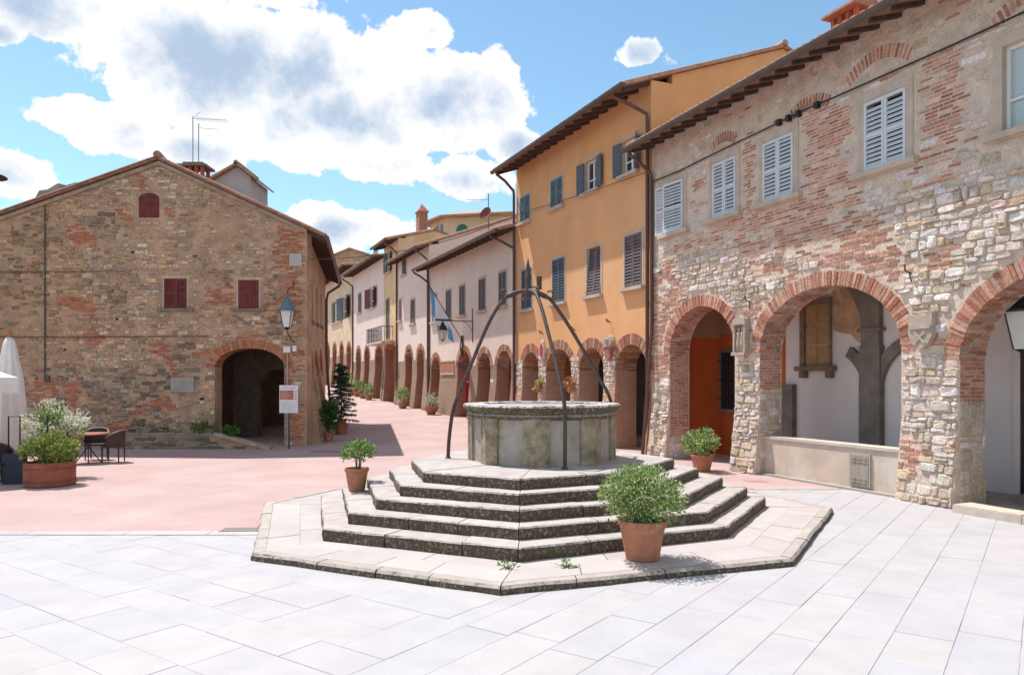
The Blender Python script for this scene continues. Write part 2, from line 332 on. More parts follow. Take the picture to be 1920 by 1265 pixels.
def slabs():
    r = random.Random(21); res = []
    d55 = Vector((math.cos(R_(54.5)), math.sin(R_(54.5)))); p0 = Vector((-.98, 5.92)); n55 = Vector((d55.y, -d55.x))   # n points to the right field
    for side in (0, 1):
        if side: ax, ay = d55, -n55            # strips along 55 deg
        else: ax, ay = Vector((n55.x, n55.y)), d55
        v = 0.0 if side else -16.0
        while (v > -16 if side else v < 22):
            w = r.choice([.40, .43, .46, .5]) if side else r.choice([.44, .5, .56, .62])
            if side: v -= w
            u = -22 + r.uniform(0, 1)
            while u < 22:
                l = r.uniform(.62, 1.15) if side else r.uniform(.7, 1.3)
                q = r.choice([.0006, .0012, .002, .0032])
                P = [p0 + ax * a + ay * b for a, b in ((u + q, v + q), (u + l - q, v + q), (u + l - q, v + w - q), (u + q, v + w - q))]
                poly = [(p.x, p.y) for p in P]; k0 = n55.dot(p0)
                poly = clip(poly, (-n55.x, -n55.y), -k0 - q) if side else clip(poly, (n55.x, n55.y), k0 - q)
                if poly:
                    c0 = sum(p[0] for p in poly) / len(poly)
                    poly = clip(poly, (0, 1), 15.05 if c0 > CX else 10.62)
                if len(poly) >= 3:
                    cx = sum(p[0] for p in poly) / len(poly); cy = sum(p[1] for p in poly) / len(poly)
                    ar = abs(sum(poly[i][0] * poly[(i + 1) % len(poly)][1] - poly[(i + 1) % len(poly)][0] * poly[i][1] for i in range(len(poly)))) / 2
                    wallx = 12.81 - .4 * cy - .1
                    if ar > .02 and -9 < cx < min(16, wallx + .7) and 1.5 < cy and math.hypot(cx - CX, cy - CY) > 4.2: res.append((cx, cy, poly))
                u += l
            if not side: v += w
    return res
SL = slabs()
SL.sort(key=lambda s: (0 if (4.9 < s[1] and abs(s[0]) < s[1] * .72) else 1, math.hypot(s[0], s[1])))
rest = MB()
def slab_geo(mb, poly, r):
    t = r.uniform(-.002, .002); k = r.random()
    base = (.405, .385, .398) if k < .62 else ((.412, .388, .390) if k < .85 else (.398, .382, .402))
    c = jc(base, .022, r); n = len(poly); cx = sum(p[0] for p in poly) / n; cy = sum(p[1] for p in poly) / n
    ins = [(x + (cx - x) * .012, y + (cy - y) * .012) for x, y in poly]
    vs = [(x, y, -.03) for x, y in poly] + [(x, y, t - .0025) for x, y in poly] + [(x, y, t) for x, y in ins]
    fs = [tuple(range(2 * n, 3 * n))] + [(i, (i + 1) % n, n + (i + 1) % n, n + i) for i in range(n)] + [(n + i, n + (i + 1) % n, 2 * n + (i + 1) % n, 2 * n + i) for i in range(n)]
    mb.add(vs, fs, c)
rs = random.Random(5)
for i, (cx, cy, poly) in enumerate(SL):
    if i < 300:
        m = MB(); slab_geo(m, poly, rs); m.build('slab', M_slab, paving)
    else: slab_geo(rest, poly, rs)
rest.build('outlying_slabs', M_slab, paving, kind='stuff')
x = -26.0; r = random.Random(3)             # border stones between slabs and red brick
while x < -3.2:
    l = r.uniform(.8, 1.5); m = MB(); m.box(x + .006, x + l - .006, 10.64, 10.9 + r.uniform(-.01, .01), -.03, .006, jc((.42, .38, .375), .06, r)); m.build('border_stone', M_slab, paving); x += l
x = 4.9
while x < 6.6:
    l = r.uniform(.6, 1.0); m = MB(); m.box(x + .006, x + l - .006, 15.07, 15.26, -.03, .006, jc((.42, .38, .375), .06, r)); m.build('border_stone', M_slab, paving); x += l

# ------------------------------------------------------------------ stepped octagon and well
ANG = [R_(a) for a in (-137.5, -97, -50, 0.5, 45, 88, 133, 178.5)]
# corners of each level, measured from the well centre: the old platform is not a regular octagon
def octo(A, B, C, D, Hh, R): return [A, B, C, D, (.70 * R, .72 * R), (.03 * R, R), (-.70 * R, .72 * R), Hh]
OCT = {'kerb': octo((-3.68, -3.42), (-.62, -4.91), (2.84, -3.69), (4.83, -.15), (-4.77, .30), 4.75),
       1: octo((-2.99, -2.72), (-.43, -3.88), (2.39, -2.55), (3.74, -.05), (-3.74, .12), 3.72), 2: octo((-2.71, -2.42), (-.42, -3.47), (2.16, -2.36), (3.45, .0), (-3.36, .05), 3.38),
       3: octo((-2.39, -2.19), (-.41, -3.12), (1.86, -2.14), (3.06, .08), (-2.93, -.02), 3.0), 4: octo((-2.08, -1.96), (-.40, -2.79), (1.52, -1.92), (2.66, .12), (-2.55, -.03), 2.6),
       5: octo((-1.79, -1.70), (-.39, -2.47), (1.15, -1.70), (2.24, .10), (-2.18, -.05), 2.2)}
def ring(a, b, t):
    return [(p[0] + (q[0] - p[0]) * t, p[1] + (q[1] - p[1]) * t) for p, q in zip(a, b)]
OCT['in5'] = [(p[0] * .5, p[1] * .5) for p in OCT[5]]
for k_ in (1, 2, 3, 4): OCT['in%d' % k_] = [(p[0] * .96, p[1] * .96) for p in OCT[k_ + 1]]
OCT['k1'] = [(p[0] * .965, p[1] * .965) for p in OCT['kerb']]; OCT['k0'] = [(p[0] * .97, p[1] * .97) for p in OCT[1]]; OCT['km'] = ring(OCT['k1'], OCT['k0'], .5)
def ov(k, key): p = OCT[key][k % 8]; return Vector((CX + p[0], CY + p[1]))
plat = empty('stepped_platform', (CX, CY, 0), 0, 'octagonal platform of five worn lichen-stained stone steps under the well', 'steps')
def ring_stone(e, t0, t1, Ro, Ri, z0, z1, r, col, cham=.018, worn=.010):
    """one step stone: part of edge e of the octagon, with a worn irregular nosing"""
    m = MB(); n = max(3, int((t1 - t0) * 9)); vs = []; k = 6
    L_ = (ov(e + 1, Ro) - ov(e, Ro)).length; gp = .006 / L_
    off = Vector((CX, CY, 0))
    for i in range(n + 1):
        t = (t0 + gp) + (t1 - t0 - 2 * gp) * i / n
        po = ov(e, Ro).lerp(ov(e + 1, Ro), t); pi = ov(e, Ri).lerp(ov(e + 1, Ri), t); dr = (po - pi).normalized()
        j = r.uniform(-worn, worn); jz = r.uniform(-worn * .7, worn * .35); jb = r.uniform(-worn, worn)
        for q, z in ((po + dr * (j + jb), z0), (po + dr * (j * 1.2 + .006), (z0 + z1) / 2), (po + dr * j, z1 - cham + jz), (po + dr * (j - cham * 1.1), z1 + jz * .3), (pi, z1), (pi, z0)):
            vs.append((q.x - off.x, q.y - off.y, z))
    fs = [(i * k + a, (i + 1) * k + a, (i + 1) * k + a + 1, i * k + a + 1) for i in range(n) for a in range(k - 1)]
    fs += [tuple(range(k)), tuple(range((n + 1) * k - 1, n * k - 1, -1))]
    m.add(vs, fs, col); return m
LV = [(.255, 1), (.41, 2), (.565, 3), (.72, 4), (.875, 5)]
r = random.Random(11)
for i, (z1, key) in enumerate(LV):
    core = MB(); core.prism([(p[0] * .97, p[1] * .97) for p in OCT[key]], -.1 if i == 0 else LV[i - 1][0] - .02, z1 - .015); core.build('core', M_joint, plat)
for z1, key in LV:
    z0 = z1 - .16
    for e in range(8):
        L_ = (ov(e + 1, key) - ov(e, key)).length; n = max(1, round(L_ / r.uniform(.75, 1.15)))
        cuts = [0] + sorted(min(.93, max(.07, (i + r.uniform(-.25, .25)) / n)) for i in range(1, n)) + [1]
        for a, b in zip(cuts, cuts[1:]):
            ring_stone(e, a, b, key, 'in%d' % key, z0, z1 + r.uniform(-.004, .004), r, jc((.43, .385, .365), .05, r)).build('step_stone', M_step, plat)
q = MB(); q.prism([(p[0] * .52, p[1] * .52) for p in OCT[5]], .8, .872); q.build('core', M_joint, plat)
# apron of slabs and its rounded kerb
for e in range(8):
    for Ro, Ri, n in (('k1', 'km', 4), ('km', 'k0', 3)):
        cuts = [0] + [(i + r.uniform(-.2, .2)) / n for i in range(1, n)] + [1]
        for a, b in zip(cuts, cuts[1:]):
            ring_stone(e, a, b, Ro, Ri, -.05, .092 + r.uniform(-.003, .003), r, jc((.43, .385, .37), .05, r), .006, .003).build('apron_slab', M_slab, plat)
    n = 4; cuts = [0] + [(i + r.uniform(-.2, .2)) / n for i in range(1, n)] + [1]
    for a, b in zip(cuts, cuts[1:]):
        ring_stone(e, a, b, 'kerb', 'k1', -.05, .094 + r.uniform(-.006, .004), r, jc((.40, .35, .315), .05, r), .03, .010).build('kerb_stone', M_step, plat)

well = empty('stone_well', (CX, CY, .875), 0, 'old octagonal stone well with mossy moulded rim on top of the steps', 'well'); well.scale = (1.03, 1.03, 1.05)
M_panel = mat('well_panel_stone', (.375, .325, .28), var=.18, vscale=2.4, bump=.35, bscale=40, bdist=.006, fine=.14, stain=(.26, .19, .09), stain_scale=2.0, stain_lo=.52, stain_hi=.75)
M_pil = mat('well_pilaster_stone', (.30, .24, .165), var=.28, vscale=6, bump=.6, bscale=36, bdist=.01, fine=.15, stain=(.12, .09, .05), stain_scale=3.4, stain_lo=.5, stain_hi=.7)
M_rim = lichen_mat('mossy_rim_stone', (.5, .5, .5), (.085, .065, .032), (.33, .29, .215))
def wv(k, R): return Vector((R * math.cos(ANG[k % 8]), R * math.sin(ANG[k % 8])))
for e in range(8):
    a, b = wv(e, 1.165), wv(e + 1, 1.165); ai, bi = wv(e, .95), wv(e + 1, .95)
    m = MB(); m.prism([tuple(a), tuple(b), tuple(bi), tuple(ai)], 0, .70); m.build('panel', M_panel, well)
    # corner pilaster folded round vertex e
    A0 = wv(e, 1.21); A1 = wv(e, 1.21).lerp(wv(e + 1, 1.21), .24); A2 = wv(e, 1.21).lerp(wv(e - 1, 1.21), .24)
    I0 = wv(e, 1.10); I1 = wv(e, 1.10).lerp(wv(e + 1, 1.10), .24); I2 = wv(e, 1.10).lerp(wv(e - 1, 1.10), .24)
    m = MB(); m.prism([tuple(p) for p in (A2, A0, A1, I1, I0, I2)], -.005, .72); m.build('pilaster', M_pil, well)
def rim_pt(e, t, R):
    v = wv(e, R).lerp(wv(e + 1, R), t); c = v.normalized() * R * .965; return v.lerp(c, .45)
rr = random.Random(8)
for e in range(8):
    for t0, t1 in ((0, .5), (.5, 1)):
        m = MB(); vs = []; n = 6
        prof = [(1.10, .66), (1.235, .70), (1.25, .735), (1.225, .755), (1.26, .79), (1.305, .83), (1.31, .865), (1.285, .893), (1.25, .90), (1.02, .90), (1.0, .88), (1.0, .66)]
        k = len(prof)
        for i in range(n + 1):
            t = t0 + .003 + (t1 - t0 - .006) * i / n; j = rr.uniform(-.006, .006)
            for R, z in prof: p = rim_pt(e, t, R + (j if R > 1.05 else 0)); vs.append((p.x, p.y, z + (rr.uniform(-.004, .002) if z > .85 else 0)))
        fs = [(i * k + a, (i + 1) * k + a, (i + 1) * k + (a + 1) % k, i * k + (a + 1) % k) for i in range(n) for a in range(k)] + [tuple(range(k)), tuple(range((n + 1) * k - 1, n * k - 1, -1))]
        m.add(vs, fs, jc((.47, .43, .42), .05, rr)); m.build('rim_stone', M_rim, well)
m = MB(); m.lathe([(.99, .84), (1.0, .86), (.97, .872), (0.02, .90)], n=32); m.build('metal_cover', mat('zinc_cover', (.42, .41, .43), rough=.45, metal=.6, var=.12), well)
m = MB(); m.lathe([(1.0, .862), (1.004, .885), (.975, .887), (.97, .872)], n=40); m.build('cover_edge', M_iron, well)

HX, HY = .27, 12.6
iron = empty('iron_well_arch', (HX, HY, .875), 0, 'curved wrought iron tripod with spike and scrolls rising over the well', 'iron arch')
def leg(ang, prof, rad=.031):
    pts = [(q * math.cos(R_(ang)), q * math.sin(R_(ang)), z) for q, z in prof]
    dense = []
    for i in range(len(pts) - 1):
        p0, p1, p2, p3 = [Vector(pts[max(0, min(len(pts) - 1, j))]) for j in (i - 1, i, i + 1, i + 2)]
        for s in range(6):
            t = s / 6; dense.append(.5 * ((2 * p1) + (-p0 + p2) * t + (2 * p0 - 5 * p1 + 4 * p2 - p3) * t * t + (-p0 + 3 * p1 - 3 * p2 + p3) * t ** 3))
    dense.append(Vector(pts[-1])); m = MB(); m.tube(dense, rad, 10); m.build('leg', M_iron, iron, smooth=True)
    m = MB(); m.lathe([(.05, 0), (.05, .015), (.034, .03), (.03, .07)], pts[0], 10); m.build('foot', M_iron, iron)
    return pts
PR = [(1.36, 0), (1.34, .36), (1.27, .84), (1.13, 1.2), (.95, 1.63), (.72, 2.18), (.54, 2.52), (.38, 2.72), (.21, 2.81), (.02, 2.84)]
TOP_ = [(.58, 2.52), (.40, 2.72), (.21, 2.81), (.02, 2.84)]        # the legs clear the rim before they lean in
leg(176, PR)
leg(-70, [(1.52, 0), (1.53, .5), (1.50, .98), (1.33, 1.34), (1.09, 1.74), (.80, 2.2)] + TOP_)
leg(23, [(1.64, 0), (1.65, .5), (1.60, .98), (1.39, 1.34), (1.13, 1.74), (.82, 2.2)] + TOP_)
def scroll(ang, r0, z0, s=.12):
    pts = []
    for i in range(26):
        t = i / 25; a = -math.pi / 2 + t * 4.4; q = s * (1 - .62 * t)
        pts.append((r0 + s * 0 + q * math.cos(a), z0 + s + q * math.sin(a)))
    pts = [(r0 - .28, z0 + .10), (r0 - .16, z0 + .03), (r0 - .06, z0)] + pts
    m = MB(); m.tube([(q * math.cos(R_(ang)), q * math.sin(R_(ang)), z) for q, z in pts], .013, 6); m.build('scroll', M_iron, iron, smooth=True)
for a_ in (176, -70, 23, 100): scroll(a_, .40, 2.72, .085)
m = MB(); m.lathe([(.03, 2.70), (.07, 2.74), (.075, 2.84), (.04, 2.90), (.045, 3.02), (.06, 3.07), (.022, 3.11), (.035, 3.17), (.04, 3.21), (.02, 3.30), (.004, 3.40)], (0, 0, 0), 12); m.build('spike', M_iron, iron, smooth=True)
m = MB(); m.tube([(.19, .02, 2.86), (.19, .02, 3.08)], .045, 10); m.tube([(.03, .02, 2.90), (.19, .02, 2.90)], .012, 6); m.build('pulley', M_iron, iron)

# ------------------------------------------------------------------ masonry generators
def piece(mb, mp, a, b, w, h, proud, col, r, rough=.0, brick=False):
    """one stone or brick. mp(a, b, out) gives the point; centre a,b; size w,h"""
    if brick:
        j = lambda s: r.uniform(-s, s)
        o = [(-w / 2 + j(.004), -h / 2 + j(.003)), (w / 2 + j(.004), -h / 2 + j(.003)), (w / 2 + j(.004), h / 2 + j(.003)), (-w / 2 + j(.004), h / 2 + j(.003))]; ins = .008
    else:
        c = .24; x, y = w / 2, h / 2
        o = [(-x + c * w * r.uniform(.2, 1), -y), (x - c * w * r.uniform(.2, 1), -y), (x, -y + c * h * r.uniform(.3, 1.2)), (x, y - c * h * r.uniform(.3, 1.2)), (x - c * w * r.uniform(.2, 1), y), (-x + c * w * r.uniform(.2, 1), y), (-x, y - c * h * r.uniform(.3, 1.2)), (-x, -y + c * h * r.uniform(.3, 1.2))]
        o = [(p + r.uniform(-.05, .05) * w, q + r.uniform(-.06, .06) * h) for p, q in o]; ins = min(w, h) * .16
    n = len(o); vs = []
    for p, q in o: vs.append(mp(a + p, b + q, -.03))
    for p, q in o: vs.append(mp(a + p, b + q, proud * .5))
    for p, q in o:
        k = max(.2, 1 - ins / max(.02, math.hypot(p, q))); vs.append(mp(a + p * k, b + q * k, proud * (1 + r.uniform(-.3, .3) * rough)))
    fs = [tuple(range(2 * n, 3 * n))] + [(i, (i + 1) % n, n + (i + 1) % n, n + i) for i in range(n)] + [(n + i, n + (i + 1) % n, 2 * n + (i + 1) % n, 2 * n + i) for i in range(n)]
    mb.add(vs, fs, col)
def rubble_layout(a0, a1, b0, b1, hr, wr, r):
    b = b0; res = []
    while b < b1:
        h = r.uniform(*hr); a = a0 - r.uniform(0, wr[1]) * .5
        while a < a1:
            w = r.uniform(*wr) * (.75 + .5 * (h - hr[0]) / max(.001, hr[1] - hr[0])); k = r.random()
            if k < .18 and h > .11: res.append((a + w / 2, b + h * .27 + r.uniform(-.01, .01), w, h * .52)); res.append((a + w / 2, b + h * .77, w * .96, h * .46))
            elif k < .26: res.append((a + w / 2, b + h * .62, w, h * 1.28))
            else: res.append((a + w / 2, b + h / 2 + r.uniform(-.02, .02), w, h * r.uniform(.88, 1.06)))
            a += w
        b += h
    return res
def brick_layout(a0, a1, b0, b1, r, bw=.27, bh=.07):
    res = []; b = b0; k = 0
    while b < b1:
        a = a0 - (k % 2) * bw / 2
        while a < a1:
            w = bw * (.5 if r.random() < .12 else r.uniform(.88, 1.05)); res.append((a + w / 2, b + bh / 2 + .012 * vn(a, b, .7, 3), w, bh)); a += w
        b += bh; k += 1
    return res
class Masonry:
    """collects pieces, then makes the largest ones single objects and joins the rest"""
    def __init__(s, parent): s.p = parent; s.items = {'stone': [], 'brick': []}
    def put(s, kind, mp, a, b, w, h, proud, col, rough, size):
        s.items[kind].append((size, mp, a, b, w, h, proud, col, rough))
    def finish(s, limit=300, seed=1, matl=None):
        r = random.Random(seed); rest = MB()
        for kind, it in s.items.items():
            it.sort(key=lambda t: -t[0])
            for i, (sz, mp, a, b, w, h, pr, col, ro) in enumerate(it):
                if i < limit:
                    m = MB(); piece(m, mp, a, b, w, h, pr, col, r, ro, kind == 'brick'); m.build(kind, matl or M_mason, s.p, recalc=False)
                else: piece(rest, mp, a, b, w, h, pr, col, r, ro, kind == 'brick')
        rest.build('small_masonry', matl or M_mason, s.p, recalc=False, kind='stuff')
def arch_bricks(parent, u0, u1, zs, b, thick, d0, d1, bw, cols, r, front=.012, ndep=2, single=True, xf=None, matl=None):
    """ring of brick voussoirs round an elliptical arch"""
    c = (u0 + u1) / 2; a = (u1 - u0) / 2; N = 200
    pts = [(c - a * math.cos(math.pi * i / N), zs + b * math.sin(math.pi * i / N)) for i in range(N + 1)]
    cum = [0]
    for p, q in zip(pts, pts[1:]): cum.append(cum[-1] + math.hypot(q[0] - p[0], q[1] - p[1]))
    n = int(cum[-1] / bw); rest = MB(xf)
    def at(s):
        s = max(0, min(cum[-1], s)); i = next((k for k in range(1, N + 1) if cum[k] >= s), N); t = (s - cum[i - 1]) / max(1e-9, cum[i] - cum[i - 1])
        p = (pts[i - 1][0] + (pts[i][0] - pts[i - 1][0]) * t, pts[i - 1][1] + (pts[i][1] - pts[i - 1][1]) * t)
        th = math.atan2((p[1] - zs) / b, (p[0] - c) / a); nx, nz = math.cos(th) / a, math.sin(th) / b; l = math.hypot(nx, nz); return p, (nx / l, nz / l)
    for i in range(n):
        s0 = cum[-1] * (i + .07) / n; s1 = cum[-1] * (i + .93) / n; (p0, n0), (p1, n1) = at(s0), at(s1)
        tk = thick * r.uniform(.95, 1.04); pr = front * r.uniform(.3, 1.5); col = jc(r.choice(cols), .16, r)
        splits = [d0 - pr] + ([d0 + (d1 - d0) * (.35 if i % 2 else .6)] if ndep == 2 else [d0 + (d1 - d0) * (.28 if i % 2 else .42), d0 + (d1 - d0) * (.64 if i % 2 else .75)] if ndep == 3 else []) + [d1]
        for k, (da, db) in enumerate(zip(splits, splits[1:])):
            m = MB(xf) if (single and k == 0) else rest; g_ = .005; iz = -.006 * r.uniform(0, 1.6)
            P = [(p0[0] + n0[0] * iz, p0[1] + n0[1] * iz), (p1[0] + n1[0] * iz, p1[1] + n1[1] * iz), (p1[0] + n1[0] * tk, p1[1] + n1[1] * tk), (p0[0] + n0[0] * tk, p0[1] + n0[1] * tk)]
            m.uprism(P, da + (0 if k == 0 else g_), db - g_, col if k == 0 else jc(r.choice(cols), .16, r))
            if m is not rest: m.build('brick', matl or M_mason, parent, recalc=False)
    rest.build('arch_bricks', matl or M_mason, parent, recalc=False, kind='stuff')

# ------------------------------------------------------------------ shutters, windows
MCACHE = {}
def shutter(parent, hinge, w, h, m_frame, m_slat, ang=0, right=False, single=False, tilt=0, pitch=.085, name='shutter'):
    """one louvred leaf; hinge = (u, d, z) of its lower hinge corner, swings about z; right = hinged on its right side"""
    sg = -1 if right else 1
    key = (round(w, 3), round(h, 3), right, m_frame.name, single)
    if key not in MCACHE:
        m = MB(); bx = lambda a, b, y0, y1, z0, z1: m.box(*(sorted((a * sg, b * sg))), y0, y1, z0, z1)
        s_ = .055; bx(0, s_, -.02, .02, 0, h); bx(w - s_, w, -.02, .02, 0, h); bx(s_, w - s_, -.018, .018, 0, s_ * 1.3); bx(s_, w - s_, -.018, .018, h - s_ * 1.2, h); bx(s_, w - s_, -.018, .018, h * .5 - .025, h * .5 + .025)
        zs = []; z = s_ * 1.3 + pitch * .5
        while z < h - s_ * 1.2 - pitch * .3:
            if abs(z - h * .5) > .03: zs.append(z)
            z += pitch
        sl = MB(); c, s2 = math.cos(R_(40)), math.sin(R_(40)); t = .007; D = pitch * .56
        L2 = (w - 2 * s_) / 2 + .004
        q = [(-D * c, -D * s2 - t), (D * c, D * s2 - t), (D * c, D * s2 + t), (-D * c, -D * s2 + t)]
        q = [(max(-.026, min(.026, y_ * .5)), z_) for y_, z_ in q]
        sl.dprism(q, -L2, L2)
        if not single:
            for z in zs: m.dprism([(y_, z_ + z) for y_, z_ in q], sg * w / 2 - L2, sg * w / 2 + L2)
            m.box(*(sorted((s_ * sg, (w - s_) * sg))), .019, .021, s_, h - s_)
        MCACHE[key] = (m.mesh(name, m_frame), sl.mesh('slat', m_slat) if single else None, zs)
    fm, sm, zs = MCACHE[key]
    o = link(name, fm, None, parent); o.location = hinge; o.rotation_euler = (tilt, 0, ang)
    if single:
        for z in zs:
            s = link('slat', sm, None, o); s.location = (sg * w / 2, 0, z)
    return o
def window(parent, u0, u1, z0, z1, m_frame=None, fw=.12, proud=.02, sill=True, m_sill=None, pane=True, m_pane=None, sillw=.1, sash=False, th=.2, m_sash=None):
    """stone surround round an opening, with its sill and pane as sub-parts"""
    f = MB(); mf = m_frame or M_frame
    f.box(u0 - fw, u0 + .004, -proud, .10, z0, z1 + .004); f.box(u1 - .004, u1 + fw, -proud, .10, z0, z1 + .004); f.box(u0 - fw, u1 + fw, -proud, .10, z1 + .004, z1 + fw * 1.15)
    o = f.build('window', mf, parent)
    if sill:
        s = MB(); s.box(u0 - fw - sillw, u1 + fw + sillw, -.14, .12, z0 - .10, z0 - .002); s.box(u0 - fw - sillw + .03, u1 + fw + sillw - .03, -.09, .10, z0 - .13, z0 - .10); s.build('sill', m_sill or mf, o)
    if pane:
        p = MB(); p.box(u0 - .01, u1 + .01, th, th + .02, z0 - .01, z1 + .01); p.build('pane', m_pane or M_glass, o)
    if sash:
        s = MB(); c = (u0 + u1) / 2
        for a, b in ((u0, u0 + .06), (u1 - .06, u1), (c - .04, c + .04)): s.box(a, b, th - .05, th - .003, z0, z1)
        for a, b in ((z0, z0 + .06), (z1 - .06, z1), (z0 + (z1 - z0) * .36, z0 + (z1 - z0) * .36 + .04)): s.box(u0 + .06, u1 - .06, th - .045, th - .006, a, b)
        s.build('sash', m_sash or M_white, o)
    return o
def closed_pair(parent, u0, u1, z0, z1, mf, ms, d=.05, single=False, pitch=.085, tilt=0):
    c = (u0 + u1) / 2; w = (u1 - u0) / 2 - .006
    shutter(parent, (u0 + .002, d, z0 + .01), w, z1 - z0 - .02, mf, ms, 0, False, single, tilt, pitch)
    shutter(parent, (u1 - .002, d, z0 + .01), w, z1 - z0 - .02, mf, ms, 0, True, single, tilt, pitch)
def open_pair(parent, u0, u1, z0, z1, mf, ms, a1=165, a2=165, d=-.03, pitch=.085, single=False):
    w = (u1 - u0) / 2 - .006
    shutter(parent, (u0 - .01, d, z0 + .01), w, z1 - z0 - .02, mf, ms, R_(-a1), False, single, 0, pitch)
    shutter(parent, (u1 + .01, d, z0 + .01), w, z1 - z0 - .02, mf, ms, R_(a2), True, single, 0, pitch)

# ------------------------------------------------------------------ house shell
def roof_parts(H, length, depth, ztop, slope, over, side=.12, m_tile=None, rafters=True, tiles=True, rsp=.55, gutter=True, u_start=0.0, gut_mat=None, thick=.09, raf_h=.13):
    """double pitched roof with its ridge along the street; returns the roof part"""
    m_tile = m_tile or M_tile; half = depth / 2
    m = MB(); z = lambda d: ztop + slope * (d if d < half else depth - d)
    pr = [(-over, z(-over) + .02), (half, z(half) + .02), (depth + over, z(depth + over) + .02), (depth + over, z(depth + over) + .02 + thick), (half, z(half) + .02 + thick), (-over, z(-over) + .02 + thick)]
    m.dprism(pr, u_start - side, length + side); roof = m.build('roof', m_tile, H)
    if tiles:
        t = MB(); u = u_start - side + .1; i = 0; rr = random.Random(int(length * 100))
        while u < length + side - .05:
            vs = []; k = 5; j = rr.uniform(-.02, .02)
            for d in (-over - .06 + j, half + .02):
                for q in range(k):
                    a = math.pi * q / (k - 1); vs.append((u + .095 * math.cos(a), d, z(d) + .02 + thick + .085 * math.sin(a)))
            t.add(vs, [(q, q + 1, k + q + 1, k + q) for q in range(k - 1)] + [tuple(range(k))]); u += .205
        t.tube([(u_start - side, half, z(half) + thick + .04), (length + side, half, z(half) + thick + .04)], .13, 8)
        t.build('roof_tiles', m_tile, roof, recalc=False, kind='stuff')
    if rafters:
        b = MB(); b.dprism([(-over + .02, z(-over + .02) - .004), (.1, z(.1) - .004), (.1, z(.1) + .018), (-over + .02, z(-over + .02) + .018)], u_start - side + .02, length + side - .02); b.build('eave_boards', M_eaveb, roof)
        n = int((length - u_start) / rsp); rm = None
        for i in range(n + 1):
            u = u_start + .12 + (length - u_start - .24) * i / n
            if rm is None:
                q = MB(); q.dprism([(-over + .06, z(-over + .06) - raf_h), (.08, z(.08) - raf_h), (.08, z(.08) - .006), (-over + .06, z(-over + .06) - .006)], -.05, .05); rm = q.mesh('rafter', M_wood)
            o = link('rafter', rm, None, roof); o.location = (u, 0, 0)
    if gutter:
        gq = MB(); zz = z(-over) - .02; n = 7; vs = []
        for uu in (u_start - side - .03, length + side + .03):
            for j in range(n): a = math.pi + math.pi * j / (n - 1); vs.append((uu, -over - .085 + .095 * math.cos(a), zz + .08 + .115 * math.sin(a)))
        gq.add(vs, [(j, j + 1, n + j + 1, n + j) for j in range(n - 1)] + [tuple(range(n)), tuple(range(2 * n - 1, n - 1, -1))]); gq.build('gutter', gut_mat or M_gut, roof, smooth=False)
    return roof
def downpipe(H, u, over, ztop, slope, zb, r=.05, du=0.0, base=None, out=.07, m=None, far=0.0):
    """gutter outlet, swan neck and pipe down the wall; base = how far its foot kicks outward"""
    z0 = ztop - over * slope - .02
    pts = [(u + du, -over - .06, z0 + .02), (u + du, -over - .06, z0 - .12), (u + du * .6, -over * .6, z0 - .32), (u, -out - .02, z0 - .62), (u, -out, z0 - .8)]
    if base: pts += [(u, -out, 3.6), (u, -out - base, zb)]
    else: pts += [(u, -out, zb)]
    q = MB(); q.tube(pts, r, 10); q.build('downpipe', m or M_pipe, H, smooth=True)
def shell(H, length, depth, ztop, slope, zb, th, outer_notches, holes, m_wall, m_side=None, right_holes=()):
    """front wall with arch notches and window holes, gable sides, back"""
    out = [(0, zb)]
    for kind, pts in sorted(outer_notches, key=lambda t: t[1][0][0]): out += pts
    out += [(length, zb), (length, ztop), (0, ztop)]
    w = MB(); wall_poly(w, out, holes, 0, th); wall = w.build('wall', m_wall, H)
    half = depth / 2
    pent = [(th, zb), (depth, zb), (depth, ztop), (half, ztop + slope * half), (th, ztop + slope * th)]
    s = MB(); s.dprism(pent, .006, .3); s.dprism(pent, length - .3, length - .006); s.box(.3, length - .3, depth - .3, depth, zb, ztop); s.build('side_walls', m_side or m_wall, H)
    return wall
def notch(u0, u1, zs, b, zb, n=18): return ('a', [(u0, zb)] + arch_pts(u0, u1, zs, b, n) + [(u1, zb)])

# ================================================================== RIGHT: arcaded brick and stone house
TH_R = math.atan2(-.9285, .3714)
RH = empty('arcade_house', (4.08, 21.82, 0), TH_R, 'rustic brick and rubble stone house with three wide arches and pale grey shutters', 'house')
AR = [(.94, 3.75, 2.95, 1.2), (4.65, 8.53, 2.85, 1.33), (9.70, 13.6, 2.55, 1.42)]
WR = [(.76, 1.60, 6.32, 7.70), (2.90, 3.80, 6.32, 7.72), (4.78, 5.75, 6.30, 7.70), (7.69, 8.64, 6.27, 7.64), (10.45, 11.5, 6.2, 7.6), (13.2, 14.15, 6.25, 7.6)]
RL, RD, RT, RS, RTH = 16.0, 9.0, 9.05, .30, .65
wallR = shell(RH, RL, RD, RT, RS, -.2, RTH, [notch(*a, -.2, 24) for a in AR], [rect(*w) for w in WR], M_mortarR)
roofR = roof_parts(RH, RL, RD, RT, RS, .78, rsp=.5, m_tile=M_tile, raf_h=.09)
PIERS = [(.0, .94), (3.75, 4.65), (8.53, 9.70)]
def batR(u, z): return max(0, .17 * (1 - z / 1.5)) if z < 1.5 else 0
bt = MB()
for a, b in PIERS: bt = MB(); bt.dprism([(.02, -.2), (-.19, -.2), (-.17, 0), (0.0, 1.5), (.02, 1.5)], a + .002, b + .003); bt.build('pier_footing', M_mortarR, RH)
MR = Masonry(wallR); r = random.Random(31)
